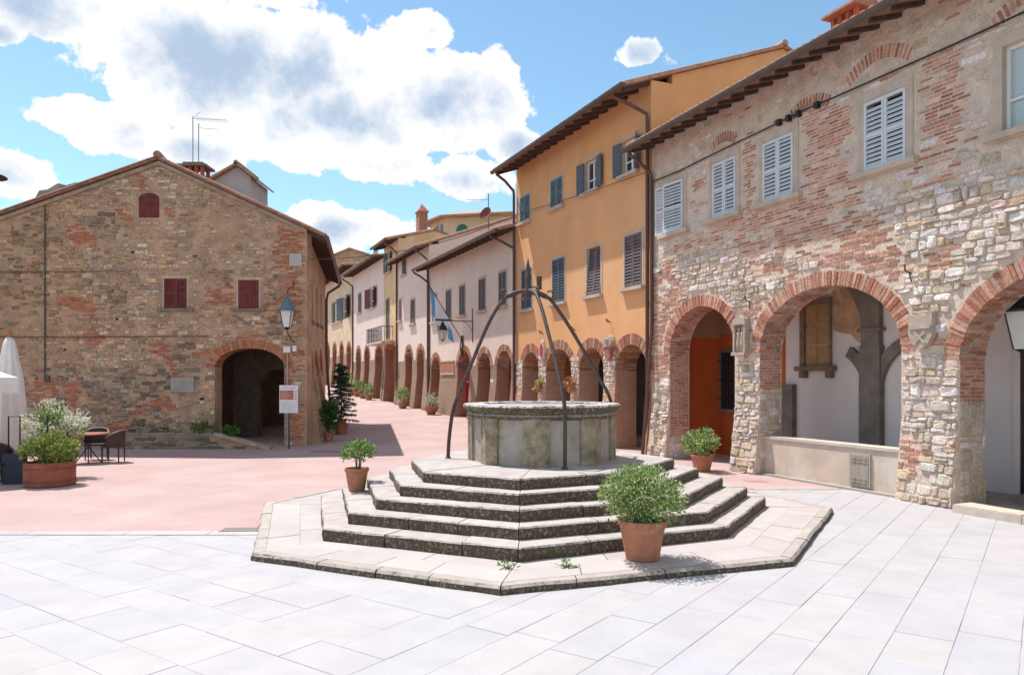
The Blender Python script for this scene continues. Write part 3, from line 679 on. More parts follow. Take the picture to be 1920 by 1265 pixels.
def blockedR(a, b, w, h, ring=.30):
    for (u0, u1, z0, z1) in WR:
        if a + w / 2 > u0 - .20 and a - w / 2 < u1 + .20 and b + h / 2 > z0 - .14 and b - h / 2 < z1 + .22: return True
    for (u0, u1, zs, bb) in AR:
        c = (u0 + u1) / 2; ax = (u1 - u0) / 2
        for (p, q) in ((a - w / 2, b), (a + w / 2, b), (a, b - h / 2), (a, b), (a - w / 2, b - h / 2), (a + w / 2, b - h / 2)):
            if q < zs:
                if u0 < p < u1: return True
            elif ((p - c) / (ax + ring)) ** 2 + ((q - zs) / (bb + ring)) ** 2 < 1: return True
    return a - w / 2 < .02 or a + w / 2 > RL - .02 or b + h / 2 > RT - .1
def clipR(a, b, w, AR=AR):
    a0, a1 = a - w / 2, a + w / 2
    for (u0, u1, zs, bb) in AR:
        if b < zs - .02:
            if a0 < u0 < a1 and a < u0 + .02: a1 = u0 - .004
            if a0 < u1 < a1 and a > u1 - .02: a0 = u1 + .004
    return (a0 + a1) / 2, a1 - a0
def brickscore(u, z):
    s = .8 * vn(u, z * 1.25, .55, 2.0) + .6 * vn(u * .8, z * 1.8, 1.5, 9)
    if 5.7 < z < 7.9 and 1.7 < u < 9.75: s += .30 + (.25 if (3.9 < u < 4.7 or 5.9 < u < 7.5 or 8.7 < u < 9.7) else 0)
    if 2.7 < z <= 5.7: s += .12
    if z < 2.7: s -= .26
    if u > 9.8: s -= .30
    if u < 2.7 and z > 4.7: s -= .35
    return s
BR = [(0.515, 0.230, 0.151), (0.448, 0.185, 0.118), (0.582, 0.308, 0.218), (0.560, 0.280, 0.185), (0.381, 0.162, 0.112), (0.627, 0.403, 0.302)]
STN = [(0.660, 0.561, 0.495), (0.616, 0.501, 0.424), (0.682, 0.611, 0.561), (0.572, 0.451, 0.352), (0.561, 0.424, 0.292), (0.506, 0.424, 0.352), (0.638, 0.501, 0.418), (0.704, 0.632, 0.583), (0.660, 0.550, 0.484)]
mpR = lambda a, b, o: (a, -(o + batR(a, b)), b)
sizeR = lambda u, w, h: w * h / max(60, (21.82 - .9285 * u) ** 2)
for (a, b, w, h) in brick_layout(.05, RL, 0, RT, r):
    sc = brickscore(a, b); a, w = clipR(a, b, w)
    if w < .05 or sc < .10 or blockedR(a, b, w, h): continue
    if b > 7.95 and not (r.random() < .12): continue
    if r.random() < (.10 if sc > .3 else .3): continue
    up = b > 5.6
    MR.put('brick', mpR, a, b, w - .022, h - .026, r.uniform(.002, .010) if up else r.uniform(.004, .016), jc(r.choice(BR), .15, r), .3, sizeR(a, w, h) * .6)
for (a, b, w, h) in rubble_layout(.05, RL, 0, RT, (.07, .22), (.10, .38), r):
    sc = brickscore(a, b); a, w = clipR(a, b, w)
    if w < .06 or sc > .10 or blockedR(a, b, w, h): continue
    if b > 7.95:
        if r.random() < .62: continue
        pr = r.uniform(.002, .008)
    elif b > 5.6:
        if r.random() < .34: continue
        pr = r.uniform(.003, .012)
    else: pr = r.uniform(.012, .055)
    c = r.choice(STN)
    if b < 1.2: c = r.choice(STN[:5] + [(.52, .40, .31)] * 2)
    MR.put('stone', mpR, a, b, w - .022, h - .022, pr, jc(c, .13, r), 1, sizeR(a, w, h))
for (u0, u1, zs, bb), depth in zip(AR, (.62, .62, .62)):           # left jamb reveals
    mp = lambda a, b, o, u0=u0: (u0 + o, a + .0, b)
    if u0 < 2: lay = [('brick', *t) for t in brick_layout(.0, depth, .55, zs, r)] + [('stone', *t) for t in rubble_layout(0, depth, 0, .55, (.15, .25), (.2, .4), r)]
    elif u0 < 6: lay = [('brick' if (t[1] > 1.9) else 'stone', *t) for t in brick_layout(0, depth, 1.9, zs, r)] + [('stone', *t) for t in rubble_layout(0, depth, 0, 1.9, (.12, .22), (.16, .4), r)]
    else: lay = [('brick', *t) for t in brick_layout(0, depth, 1.75, zs, r)] + [('stone', *t) for t in rubble_layout(0, depth, 0, 1.75, (.18, .34), (.25, .5), r)]
    for k, a, b, w, h in lay:
        a0, a1 = max(.0, a - w / 2), min(depth, a + w / 2)
        if a1 - a0 < .05: continue
        MR.put(k, mp, (a0 + a1) / 2, b, a1 - a0 - .016, h - .018, r.uniform(.003, .012) if k == 'brick' else r.uniform(.008, .03), jc(r.choice(BR[:4]) if k == 'brick' else r.choice(STN[1:6]), .14, r), .6, sizeR(u0, w, h) * .8)
# a few fallen-in relieving arches of brick above the windows
for (c, z0, ww, hh) in ((8.0, 8.18, 1.5, .30), (6.2, 7.98, 1.2, .22), (11.0, 7.98, 1.4, .34), (3.3, 8.1, 1.0, .2)):
    n = int(ww / .085)
    for i in range(n):
        t = (i + .5) / n * 2 - 1; a = c + t * ww / 2; b = z0 + hh * (1 - t * t); th = -t * .55
        mp = lambda p, q, o, a=a, b=b, th=th: (a + (p - a) * math.cos(th) - (q - b) * math.sin(th), -o, b + (p - a) * math.sin(th) + (q - b) * math.cos(th))
        MR.put('brick', mp, a, b, .058, .25, r.uniform(.004, .012), jc(r.choice(BR[:5]), .15, r), .3, .0001)
MR.finish(300, 4)
rb = random.Random(12)
for i, (u0, u1, zs, bb) in enumerate(AR):
    am = MB(); pts = arch_pts(u0, u1, zs, bb, 24); 
    po = arch_pts(u0 - .24, u1 + .24, zs, bb + .24, 24)
    am.uprism(po + pts[::-1], .004, .6); a_o = am.build('arch', M_mortarR, RH)
    arch_bricks(a_o, u0, u1, zs, bb, .30, 0, .64, .078, [(.44, .19, .125), (.38, .15, .10), (.50, .25, .175), (.53, .31, .23)], rb, .02, 3, True)
for i, (u0, u1, z0, z1) in enumerate(WR):
    window(RH, u0, u1, z0, z1, M_frame, .15, .018, True, None, True, M_glassL if i == 4 else None, .12, sash=(i == 4), th=.14 if i == 4 else .25)
    if i == 0:
        w = (u1 - u0) / 2 - .006
        shutter(RH, (u0 - .01, -.03, z0 + .01), w, z1 - z0 - .02, M_shW, M_shWs, R_(-173), False, True)
        shutter(RH, (u1, -.03, z0 + .01), w * 1.95, z1 - z0 - .02, M_shW, M_shWs, R_(7), True, True)
    elif i < 4: closed_pair(RH, u0, u1, z0, z1, M_shW, M_shWs, -.012, True, .088)
    elif i == 5: closed_pair(RH, u0, u1, z0, z1, M_shW, M_shWs, -.012, False, .088)
downpipe(RH, .12, .78, RT, RS, .05, .05, base=.30, out=.08)
# portico behind the arches
pt = MB(); pt.box(.3, RL - .3, RTH, 2.2, 4.85, 5.0); pt.build('portico_ceiling', M_whiteP, RH)
pt = MB(); pt.box(.34, 3.05, 2.2, 2.4, -.2, 3.45); pt.box(.302, .34, RTH, 2.4, -.2, 3.45); bw_ = pt.build('red_back_wall', M_redwall, RH)
pt = MB(); pt.box(.302, 3.05, 2.21, 2.4, 3.45, 4.85); pt.box(.302, .33, RTH, 2.2, 3.45, 4.85); pt.build('upper_back_wall', mat('tan_plaster', (.42, .25, .15), var=.1, vscale=1.5), RH)
pt = MB(); pt.box(.34, 3.06, 2.14, 2.2, 3.42, 3.52); pt.build('red_beam', M_redwall, RH)
pt = MB(); pt.box(3.06, RL - .3, 2.2, 2.4, -.2, 4.85); pt.build('white_back_wall', M_whiteP, RH)
pt = MB(); pt.box(4.6, RL - .3, -.02, 2.2, -.2, .04); pt.build('portico_floor', mat('portico_flags', (.36, .31, .28), var=.12, vscale=2), RH)
f = MB(); fw = .07; u0, u1, z0, z1 = .42, 1.5, 1.36, 3.02
f.box(u0 - fw, u0, 2.13, 2.2, z0, z1); f.box(u1, u1 + fw, 2.13, 2.2, z0, z1); f.box(u0 - fw, u1 + fw, 2.13, 2.2, z1, z1 + .1); f.box(u0 - fw, u1 + fw, 2.10, 2.2, z0 - .1, z0); gw = f.build('barred_window', M_greystone, RH)
p = MB(); p.box(u0, u1, 2.175, 2.199, z0, z1); p.build('pane', M_glass, gw)
for i in range(8):
    b = MB(); uu = u0 + (i + .5) * (u1 - u0) / 8; b.tube([(uu, 2.09, z0 - .02), (uu, 2.09, z1 + .04)], .012, 6); b.build('bar', M_black, gw)
for zz in (z0 + .3, z0 + .85, z0 + 1.4):
    b = MB(); b.box(u0 - .05, u1 + .05, 2.07, 2.085, zz, zz + .03); b.build('bar', M_black, gw)
# wooden window and old stone ribs on the white wall
f = MB(); u0, u1, z0, z1 = 3.80, 4.62, 2.56, 4.12
f.box(u0 - .16, u0, 2.12, 2.2, z0, z1 + .12); f.box(u1, u1 + .05, 2.12, 2.2, z0, z1 + .12); f.box(u0, u1, 2.12, 2.2, z1, z1 + .12); f.box(u0 - .25, u1 + .2, 2.02, 2.2, z0 - .12, z0); f.box(u0 - .12, u0 + .06, 2.06, 2.2, z0 - .30, z0 - .12); f.box(u1 - .05, u1 + .12, 2.06, 2.2, z0 - .30, z0 - .12)
ww_ = f.build('wooden_window', mat('brown_stone_frame', (.22, .15, .105), var=.2, vscale=4, bump=.3), RH)
M_lw = mat('tan_wood', (.40, .25, .12), var=.15, vscale=8, rough=.6)
for a, b in ((u0, (u0 + u1) / 2 - .01), ((u0 + u1) / 2 + .01, u1)):
    for zz0, zz1 in ((z0 + .02, z0 + .5), (z0 + .53, z0 + 1.02), (z0 + 1.05, z1 - .01)):
        q = MB(); q.box(a + .04, b - .04, 2.165, 2.185, zz0 + .03, zz1 - .03); q.box(a, b, 2.17, 2.195, zz0, zz1); q.build('wood_panel', M_lw, ww_)
def rib(pts, w, d0=2.08, d1=2.2):
    q = MB(); L_, R2 = [], []
    for i, (a, b) in enumerate(pts):
        p0 = pts[max(0, i - 1)]; p1 = pts[min(len(pts) - 1, i + 1)]; l = math.hypot(p1[0] - p0[0], p1[1] - p0[1]); nx, nz = -(p1[1] - p0[1]) / l, (p1[0] - p0[0]) / l
        L_.append((a + nx * w / 2, b + nz * w / 2)); R2.append((a - nx * w / 2, b - nz * w / 2))
    for i in range(len(pts) - 1): q.uprism([L_[i], L_[i + 1], R2[i + 1], R2[i]], d0, d1)
    return q
q = MB(); q.uprism([(4.70, 3.42), (4.95, 3.34), (5.25, 3.30), (5.45, 3.1), (5.66, 3.05), (5.66, 4.84), (4.62, 4.84), (4.66, 4.2)], 2.192, 2.21); q.build('bare_plaster', mat('bare_tan_plaster', (.50, .30, .17), var=.2, vscale=3, bump=.4, bscale=18, bdist=.01, stain=(.62, .50, .40), stain_scale=2, stain_lo=.55, stain_hi=.75), RH)
pil = MB(); pil.box(5.62, 6.20, 2.04, 2.2, 0, 3.0); pil.box(5.66, 6.16, 2.06, 2.2, 3.0, 4.85); pil.box(5.58, 6.24, 2.02, 2.2, 3.32, 3.40); st_ = pil.build('stone_pilaster', M_greystone, RH)
arc = lambda c, z, R, a0, a1, n=9: [(c + R * math.cos(R_(a0 + (a1 - a0) * i / n)), z + R * math.sin(R_(a0 + (a1 - a0) * i / n))) for i in range(n + 1)]
rib(arc(4.75, 1.95, 1.05, 0, 62), .26).build('rib', M_greystone, st_); rib(arc(7.2, 1.95, 1.15, 180, 105), .26).build('rib', M_greystone, st_)
rib(arc(4.2, 3.35, 1.6, 0, 55), .3, 2.07).build('rib', M_greystone, st_)
pt = MB(); pt.box(3.07, 3.45, 2.05, 2.2, 0, 2.1); pt.build('grey_pilaster', M_greystone, RH)
fl = MB(); fl.box(5.05, 5.35, 2.18, 2.199, .28, .42); fl.build('floor_vent', M_black, RH)
# parapet in the middle arch
q = MB(); q.box(4.64, 8.54, .14, .46, -.2, .84); par = q.build('parapet', mat('parapet_render', (.56, .45, .36), var=.1, vscale=2, bump=.25, bscale=25, bdist=.006, stain=(.60, .53, .47), stain_scale=1.0, stain_lo=.45, stain_hi=.6), RH)
q = MB(); q.box(4.66, 8.52, .11, .49, .842, .90); q.build('coping', mat('parapet_coping', (.55, .47, .40), var=.1, vscale=3, bump=.2), par)
q = MB(); q.box(7.20, 7.72, .10, .15, .08, .74); bx = q.build('meter_box', mat('meter_door', (.42, .36, .31), var=.1, rough=.6), par)
q = MB(); q.box(7.24, 7.68, .09, .101, .12, .70)
for zz in (.16, .22, .56, .62):
    for k in range(3): q.box(7.28 + k * .13, 7.38 + k * .13, .078, .091, zz, zz + .04)
q.build('vent_slots', mat('meter_slots', (.33, .28, .24), var=.1), bx)
# steps and door inside the near arch
for i in range(4):
    q = MB(); q.box(9.9, 13.5, 1.1 + i * .28, 2.2, .04 + i * .17 - .02, .04 + (i + 1) * .17); q.build('stair_step', M_greystone, RH)
q = MB(); q.box(9.30, 10.55, 2.14, 2.199, .05, 3.3); dr = q.build('door', mat('dark_door', (.05, .03, .025), var=.2, rough=.5), RH)
q = MB(); q.box(9.18, 9.30, 2.12, 2.2, .05, 3.45); q.box(10.55, 10.67, 2.12, 2.2, .05, 3.45); q.box(9.18, 10.67, 2.10, 2.2, 3.3, 3.46); q.build('door_frame', M_whiteP, dr)
st2 = empty('doorstep', (0, 0, 0), 0, 'long worn stone step in front of the arch with the lantern', 'step')
st2.location = RH.matrix_basis @ Vector((9.9, -.3, 0)); st2.rotation_euler.z = TH_R
x = 0; r = random.Random(3)
for l in (1.15, 1.3, 1.2):
    q = MB(); q.box(x + .005, x + l - .005, -.14, .28, -.1, .13); q.box(x + .02, x + l - .02, -.125, .28, .13, .145); q.build('step_stone', mat('pale_step', (.52, .44, .37), var=.12, vscale=4, bump=.4, bscale=30, bdist=.01), st2); x += l
# chimney on the roof
ch = empty('roof_chimney', tuple(RH.matrix_basis @ Vector((4.5, 3.0, 10.05))), TH_R, 'red brick chimney with little tiled gable hat above the grey-shuttered house', 'chimney')
q = MB(); q.box(-.4, .4, -.3, .3, -.4, .95); q.build('stack', M_white, ch)
q = MB(); 
for a in (-.36, -.12, .12, .36): q.box(a - .05, a + .05, -.28, -.18, .96, 1.32); q.box(a - .05, a + .05, .18, .28, .96, 1.32)
q.box(-.46, .46, -.36, .36, .90, .97); q.build('vent_posts', M_redniche, ch)
q = MB(); q.dprism([(-.5, 1.32), (.5, 1.32), (.5, 1.38), (0, 1.62), (-.5, 1.38)], -.52, .52); q.build('hat', M_tileR, ch)
# carved stones on the piers
def on_R(u, d, z): return tuple(RH.matrix_basis @ Vector((u, d, z)))
tb = empty('carved_tabernacle', on_R(4.08, -.03, 2.8), TH_R, 'small carved stone niche with standing figures on the pier between two arches', 'carving')
M_carve = mat('carved_sandstone', (.42, .335, .27), var=.15, vscale=8, bump=.4, bscale=50, bdist=.006)
q = MB(); q.box(-.22, .22, -.02, .04, 0, .92); q.box(-.22, -.16, -.12, -.02, .08, .74); q.box(.16, .22, -.12, -.02, .08, .74); q.box(-.24, .24, -.16, -.02, 0, .08); q.box(-.24, .24, -.14, -.02, .74, .78)
q.uprism([(-.24, .78), (.24, .78), (.2, .88), (0, .96), (-.2, .88)], -.13, -.02); q.build('niche', M_carve, tb)
for sx in (-.07, .07):
    q = MB(); q.lathe([(.075, .10), (.07, .3), (.05, .48), (.055, .55), (.02, .58), (.038, .62), (.036, .67), (.01, .70)], (sx, -.05, 0), 10); q.build('figure', M_carve, tb, smooth=True)
shd = empty('shield_carving', on_R(9.03, -.035, 2.76), TH_R, 'stone coat of arms shield with crossed tools on the wide pier', 'carving')
q = MB(); q.uprism([(0, 0), (.16, .10), (.24, .26), (.24, .64), (.12, .60), (0, .64), (-.12, .60), (-.24, .64), (-.24, .26), (-.16, .10)], -.10, .03); q.build('shield', M_carve, shd)
q = MB(); q.box(-.22, .22, -.125, -.1, .36, .43); q.uprism([(-.12, .30), (-.09, .33), (.12, .12), (.09, .09)], -.122, -.1); q.uprism([(.12, .30), (.09, .33), (-.12, .12), (-.09, .09)], -.118, -.1); q.build('crossed_tools', M_carve, shd)
hk = 0
for (u, z, lab) in ((4.35, 4.05, 'iron hook in the wall above the carved niche'), (8.75, 4.15, 'iron hook in the wall above the stone shield')):
    q = MB(); q.tube([(0, .03, 0), (0, -.16, .05), (0.02, -.2, .16)], .016, 6); q.tube([(0, -.06, .02), (.10, -.12, -.16)], .012, 6); o = q.build('wall_hook', M_iron); o.location = on_R(u, 0, z); o.rotation_euler.z = TH_R; tag(o, lab, 'hook')
cb = MB(); pts = [(.1, -.06, 7.96), (1.5, -.05, 7.93), (3.4, -.05, 7.98), (5.2, -.06, 8.0), (5.9, -.07, 8.02), (7.2, -.06, 8.0), (9.6, -.05, 7.98), (12, -.05, 8.0), (15.8, -.05, 8.0)]
cb.tube(pts, .018, 6)
for u in (5.35, 5.65, 5.95, 6.5): cb.box(u - .05, u + .05, -.11, 0, 7.94, 8.07)
o = cb.build('facade_cable', M_black); o.location = RH.location; o.rotation_euler.z = TH_R; tag(o, 'dark cable with junction boxes strung along the rubble facade under the eave', 'cable')

# ================================================================== lanterns
def lantern(name, loc, rz, label, s=1.0, hang=True, top=None, up=None):
    """four sided street lantern, origin at its bottom tip"""
    e = empty(name, loc, rz, label, 'lantern'); top = top or M_black
    q = MB(); q.lathe([(.03 * s, 0), (.05 * s, .04 * s), (.11 * s, .07 * s)], n=4); q.build('base', top, e)
    q = MB(); q.lathe([(.105 * s, .071 * s), (.185 * s, .47 * s)], n=4); q.build('glass', mat('frosted_lantern_glass', (.70, .68, .66), rough=.3, var=.03), e)
    q = MB()
    for j in range(4):
        a = math.pi / 2 * j; q.tube([(.108 * s * math.cos(a), .108 * s * math.sin(a), .07 * s), (.19 * s * math.cos(a), .19 * s * math.sin(a), .475 * s)], .009 * s, 4)
    q.build('frame', top, e)
    q = MB(); q.lathe([(.24 * s, .47 * s), (.24 * s, .49 * s), (.19 * s, .52 * s), (.14 * s, .64 * s), (.08 * s, .70 * s), (.075 * s, .76 * s), (.03 * s, .79 * s), (.02 * s, .86 * s)], n=12); q.build('hood', up or top, e, smooth=False)
    return e

# ================================================================== the row beyond: houses along the bend
TH_O = math.atan2(-.9165, .4)
def so(s, d=0, z=0):                       # point at distance s along the row, d metres inside the facade
    return Vector((4.08 - .4 * s + .9165 * d, 21.82 + .9165 * s + .4 * d, z))
def row_house(name, s0, s1, ztop, label, m_wall, arches, wins, over, depth=9.0, slope=.36, th=.6, m_niche=None, m_low=None, pier_h=3.0, niche_d=2.0, niche_z=4.6, m_tile=None, single_ring=False, ring=.28, m_side=None, cat='house', front_low=True):
    p = so(s1); H = empty(name, (p.x, p.y, 0), TH_O, label, cat); L_ = s1 - s0; zb = gz(p.y) - .6
    U = lambda s: s1 - s
    ar = [(U(b), U(a), zs, rise) for a, b, zs, rise in arches]; ar.sort()
    wi = [dict(w, u0=U(w['s'][1]), u1=U(w['s'][0])) for w in wins]
    wall = shell(H, L_, depth, ztop, slope, zb, th, [notch(*a, zb, 14) for a in ar], [rect(w['u0'], w['u1'], *w['z']) for w in wi], m_wall, m_side)
    roof = roof_parts(H, L_, depth, ztop, slope, over, side=.10, m_tile=m_tile, rsp=.6)
    low = m_low or M_brickF
    rr = random.Random(int(s0 * 10) + 3)
    for (u0, u1, zs, b) in ar:
        am = MB(); am.uprism(arch_pts(u0 - ring * .8, u1 + ring * .8, zs, b + ring * .8, 14) + arch_pts(u0, u1, zs, b, 14)[::-1], .004, th - .02); a_o = am.build('arch', low, H)
        arch_bricks(a_o, u0, u1, zs, b, ring, 0, th, .085, [(.37, .16, .10), (.31, .13, .085), (.42, .22, .15), (.44, .29, .21)], rr, .015, 2, single_ring)
        jm = MB(); jm.box(u0 - .004, u0 + .014, .004, th, zb, zs); jm.build('jamb_lining', low, H); jm = MB(); jm.box(u1 - .014, u1 + .004, .004, th, zb, zs); jm.build('jamb_lining', low, H)
    if ar:
        lo, hi = .32, L_ - .32
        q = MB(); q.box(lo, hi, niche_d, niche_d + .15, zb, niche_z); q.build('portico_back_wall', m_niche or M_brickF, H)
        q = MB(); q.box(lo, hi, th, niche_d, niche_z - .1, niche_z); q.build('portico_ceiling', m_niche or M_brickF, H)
        if front_low:
            us = [0] + [x for a in ar for x in (a[0], a[1])] + [L_]
            for k in range(0, len(us), 2):
                if us[k + 1] - us[k] > .08: q = MB(); q.box(us[k] + .01, us[k + 1] - .006, -.014, .01, zb, pier_h); q.dprism([(.01, zb), (-.20, zb), (-.18, zb + .6), (-.015, zb + 2.4), (.01, zb + 2.4)], us[k] + .012, us[k + 1] - .008); q.build('pier_cladding', m_low or M_pier, H)
    for w in wi:
        k = w.get('k', 'closed'); mf = w.get('m', M_shB)
        window(H, w['u0'], w['u1'], *w['z'], w.get('f', M_frame), w.get('fw', .10), .015, w.get('sill', True), None, True, w.get('pane'), .05, sash=k == 'open', th=.16)
        if k == 'closed': closed_pair(H, w['u0'], w['u1'], *w['z'], mf, mf, -.008, pitch=.10)
        elif k == 'open': open_pair(H, w['u0'], w['u1'], *w['z'], mf, mf, w.get('a1', 165), w.get('a2', 165), pitch=.10)
        elif k == 'awning': closed_pair(H, w['u0'], w['u1'], *w['z'], mf, mf, -.03, pitch=.10, tilt=-.10)
    return H, wall, roof, ar
def W(s0, s1, z0, z1, k='closed', m=None, **kw): return dict(s=(s0, s1), z=(z0, z1), k=k, m=m or M_shB, **kw)
OZ = (8.56, 9.60); OQ = (5.04, 6.64)
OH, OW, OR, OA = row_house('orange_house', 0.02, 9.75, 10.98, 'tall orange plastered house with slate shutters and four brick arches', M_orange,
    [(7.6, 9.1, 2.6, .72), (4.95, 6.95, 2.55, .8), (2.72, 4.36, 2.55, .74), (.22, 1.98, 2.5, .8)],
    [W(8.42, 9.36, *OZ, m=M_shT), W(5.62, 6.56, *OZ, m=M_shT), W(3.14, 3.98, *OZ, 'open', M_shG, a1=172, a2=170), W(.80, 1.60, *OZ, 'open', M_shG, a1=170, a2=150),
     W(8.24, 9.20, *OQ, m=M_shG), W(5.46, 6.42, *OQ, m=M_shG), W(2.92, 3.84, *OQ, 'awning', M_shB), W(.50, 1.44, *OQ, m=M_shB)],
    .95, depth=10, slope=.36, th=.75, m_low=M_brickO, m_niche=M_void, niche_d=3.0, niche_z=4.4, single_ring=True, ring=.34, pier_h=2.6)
r = random.Random(77); MO = Masonry(OW)
us = [0] + [x for a in OA for x in (a[0], a[1])] + [9.73]
for k in range(0, len(us), 2):
    if us[k + 1] - us[k] < .2: continue
    mp = lambda a, b, o: (a, -(o + .012 + max(0, .16 * (1 - (b + .1) / 1.9))), b)
    for (a, b, w, h) in rubble_layout(us[k] + .02, us[k + 1] - .02, 0, 3.0, (.10, .2), (.14, .34), r):
        a0, a1 = max(us[k] + .01, a - w / 2), min(us[k + 1] - .01, a + w / 2)
        if a1 - a0 > .06: MO.put('stone', mp, (a0 + a1) / 2, b, a1 - a0 - .02, h - .02, r.uniform(.01, .035), jc(r.choice(STN[:6]), .14, r), 1, w * h)
MO.finish(120, 5)
downpipe(OH, 9.66, .95, 10.98, .36, .05, .055, du=-.4, out=.09)
downpipe(OH, -.05, .95, 10.98, .36, .2, .055, du=.35, out=.09)
PZ = (5.40, 6.86)
PH, PW, PR2, PA = row_house('pink_house', 9.78, 21.75, 8.55, 'two storey pink plastered house with brown shutters and a flag', M_pink,
    [(19.85, 21.4, 2.75, .70), (15.2, 17.0, 2.85, .80), (12.6, 14.15, 2.75, .72), (10.25, 11.85, 2.75, .72)],
    [W(20.4, 21.2, *PZ), W(18.0, 18.8, *PZ), W(15.92, 16.7, *PZ), W(13.22, 14.02, *PZ), W(10.8, 11.6, *PZ)], .85, depth=9, slope=.30, th=.55, pier_h=2.9, niche_d=1.5, niche_z=4.4, m_niche=M_brickF)
downpipe(PH, 11.9, .85, 8.55, .30, .1, .055, du=-.5)
downpipe(PH, .05, .85, 8.55, .30, .3, .055, du=.0)
q = MB(); q.box(21.75 - 19.55, 21.75 - 17.5, -.04, .0, 2.58, 3.16); pnl = q.build('terracotta_panel', mat('terracotta_relief', (.40, .17, .10), var=.3, vscale=9, bump=.9, bscale=14, bdist=.04), PH)
q = MB(); q.box(21.75 - 19.62, 21.75 - 17.43, -.06, -.0, 3.161, 3.24); q.box(21.75 - 19.62, 21.75 - 17.43, -.06, -.0, 2.5, 2.579); q.build('panel_moulding', M_frame, pnl)
q = MB(); q.box(21.75 - 16.98, 21.75 - 15.75, .42, .47, .2, 2.45); dd = q.build('red_door', mat('bright_red_door', (.38, .012, .02), var=.1, rough=.5), PH)
q = MB()
for zz in (1.0, 2.1):
    for uu in (16.6, 16.15): q.lathe([(.04, 0), (.06, .03), (.05, .06), (.01, .07)], (21.75 - uu, .40, zz), 8)
q.build('studs', M_white, dd)
q = MB(); q.box(21.75 - 15.72, 21.75 - 15.25, .48, .5, .2, 3.0); q.build('doorway_shade', M_void, PH)  # thin dark sheet; the shade of the open doorway is put in its colour
q = MB(); q.box(21.75 - 12.55, 21.75 - 12.2, -.03, -.016, 1.75, 2.25); q.build('notice', M_white, PH)
q = MB(); q.box(21.75 - 11.25, 21.75 - 10.85, 1.46, 1.499, 1.4, 1.9); q.build('notice', M_white, PH)
THs, _, _, _ = row_house('tall_rosy_house', 21.78, 28.45, 9.85, 'tall rosy plastered house with a bare gable beside the pink house', M_pink2,
    [(22.8, 24.2, 3.35, .72), (25.2, 26.7, 3.4, .74)], [W(26.55, 27.4, 8.78, 10.0 - .3), W(27.6, 28.2, 6.0, 7.3), W(24.6, 25.55, 5.6, 7.05, 'awning')], .75, depth=14, slope=.36, th=.55, pier_h=3.4, niche_d=1.4, niche_z=5.0)
q = MB(); q.box(28.45 - 21.775, 28.45 - 21.75, 3.9, 4.9, 10.2, 10.75); gwn = q.build('gable_window', M_frame, THs)
q = MB()
for i in range(6): q.box(28.45 - 21.75, 28.45 - 21.735, 3.97, 4.83, 10.25 + i * .08, 10.30 + i * .08)
q.build('louvres', M_shB, gwn)
downpipe(THs, 6.6, .75, 9.85, .36, .3, .055, m=M_gut)
YH, _, _, _ = row_house('ochre_balcony_house', 28.48, 32.2, 11.35, 'narrow ochre house with a wrought iron balcony over a brick recess', M_yell,
    [(28.9, 31.8, 4.3, .3)], [W(30.4, 31.3, 9.45, 10.75, 'open', M_shG), W(30.7, 31.6, 5.0, 7.7, m=M_shB, sill=False)], .8, depth=5, slope=.26, th=.5, pier_h=4.5, niche_d=1.2, niche_z=5.0, m_niche=M_brickF)
downpipe(YH, 3.6, .8, 11.35, .34, .4, .055)
bal = empty('balcony', tuple(so(34.0, 0, 4.75)), TH_O, 'stone balcony with dark wrought iron railing on the ochre house', 'balcony')
q = MB(); q.box(0, 4.6, -.85, -.01, -.12, .02); q.build('slab', M_frame, bal)
q = MB(); q.box(0, 4.6, -.83, -.79, .95, 1.0); q.box(.02, .06, -.83, -.02, .95, 1.0); q.box(4.54, 4.58, -.83, -.02, .95, 1.0); q.box(.0, 4.6, -.82, -.80, .12, .15)
q.build('handrail', M_black, bal)
bm_ = MB(); bm_.tube([(0, 0, .02), (0, 0, .96)], .014, 5); bm_.tube([(-.05, 0, .3), (.05, 0, .5), (-.05, 0, .7)], .01, 4); bme = bm_.mesh('baluster', M_black)
for i in range(24):
    o = link('baluster', bme, None, bal); o.location = (.06 + i * 4.48 / 23, -.81, 0)
for i in range(4):
    for uu in (.04, 4.56): o = link('baluster', bme, None, bal); o.location = (uu, -.65 + i * .18, 0); o.rotation_euler.z = math.pi / 2
P2, _, _, _ = row_house('rose_white_house', 32.23, 42.6, 10.75, 'pale rose house with dark red shutters between the balcony and the far bend', M_pink2,
    [(32.6, 34.8, 3.6, 1.0), (36.6, 38.3, 3.8, .9), (39.6, 41.4, 3.8, .9)], [W(39.4, 40.5, 7.5, 9.0, m=M_shB), W(35.0, 36.5, 7.5, 8.95, 'open', mat('maroon_shutter', (.16, .045, .05), var=.15))], .8, depth=5, slope=.12, th=.6, pier_h=3.7, niche_d=1.3, niche_z=5.6, m_niche=M_redniche)
downpipe(P2, .15, .8, 10.75, .32, 1.0, .06)
BG, _, _, _ = row_house('beige_arcade_house', 42.63, 58.0, 11.6, 'peeling beige house with a wide row of windows at the far bend', M_beige,
    [(43.4, 45.2, 4.3, .9), (46.6, 48.4, 4.5, .9), (49.9, 51.8, 4.6, .9), (53.3, 55.6, 4.7, .9)],
    [W(44.6, 46.9, 7.45, 9.35, 'open', M_shG, sill=False), W(47.4, 49.6, 7.45, 9.35, 'none', M_shG), W(50.0, 52.3, 7.45, 9.35, 'none', M_shG)], .8, depth=5, slope=.10, th=.6, pier_h=4.4, niche_d=1.3, niche_z=6.6, m_niche=M_redniche)

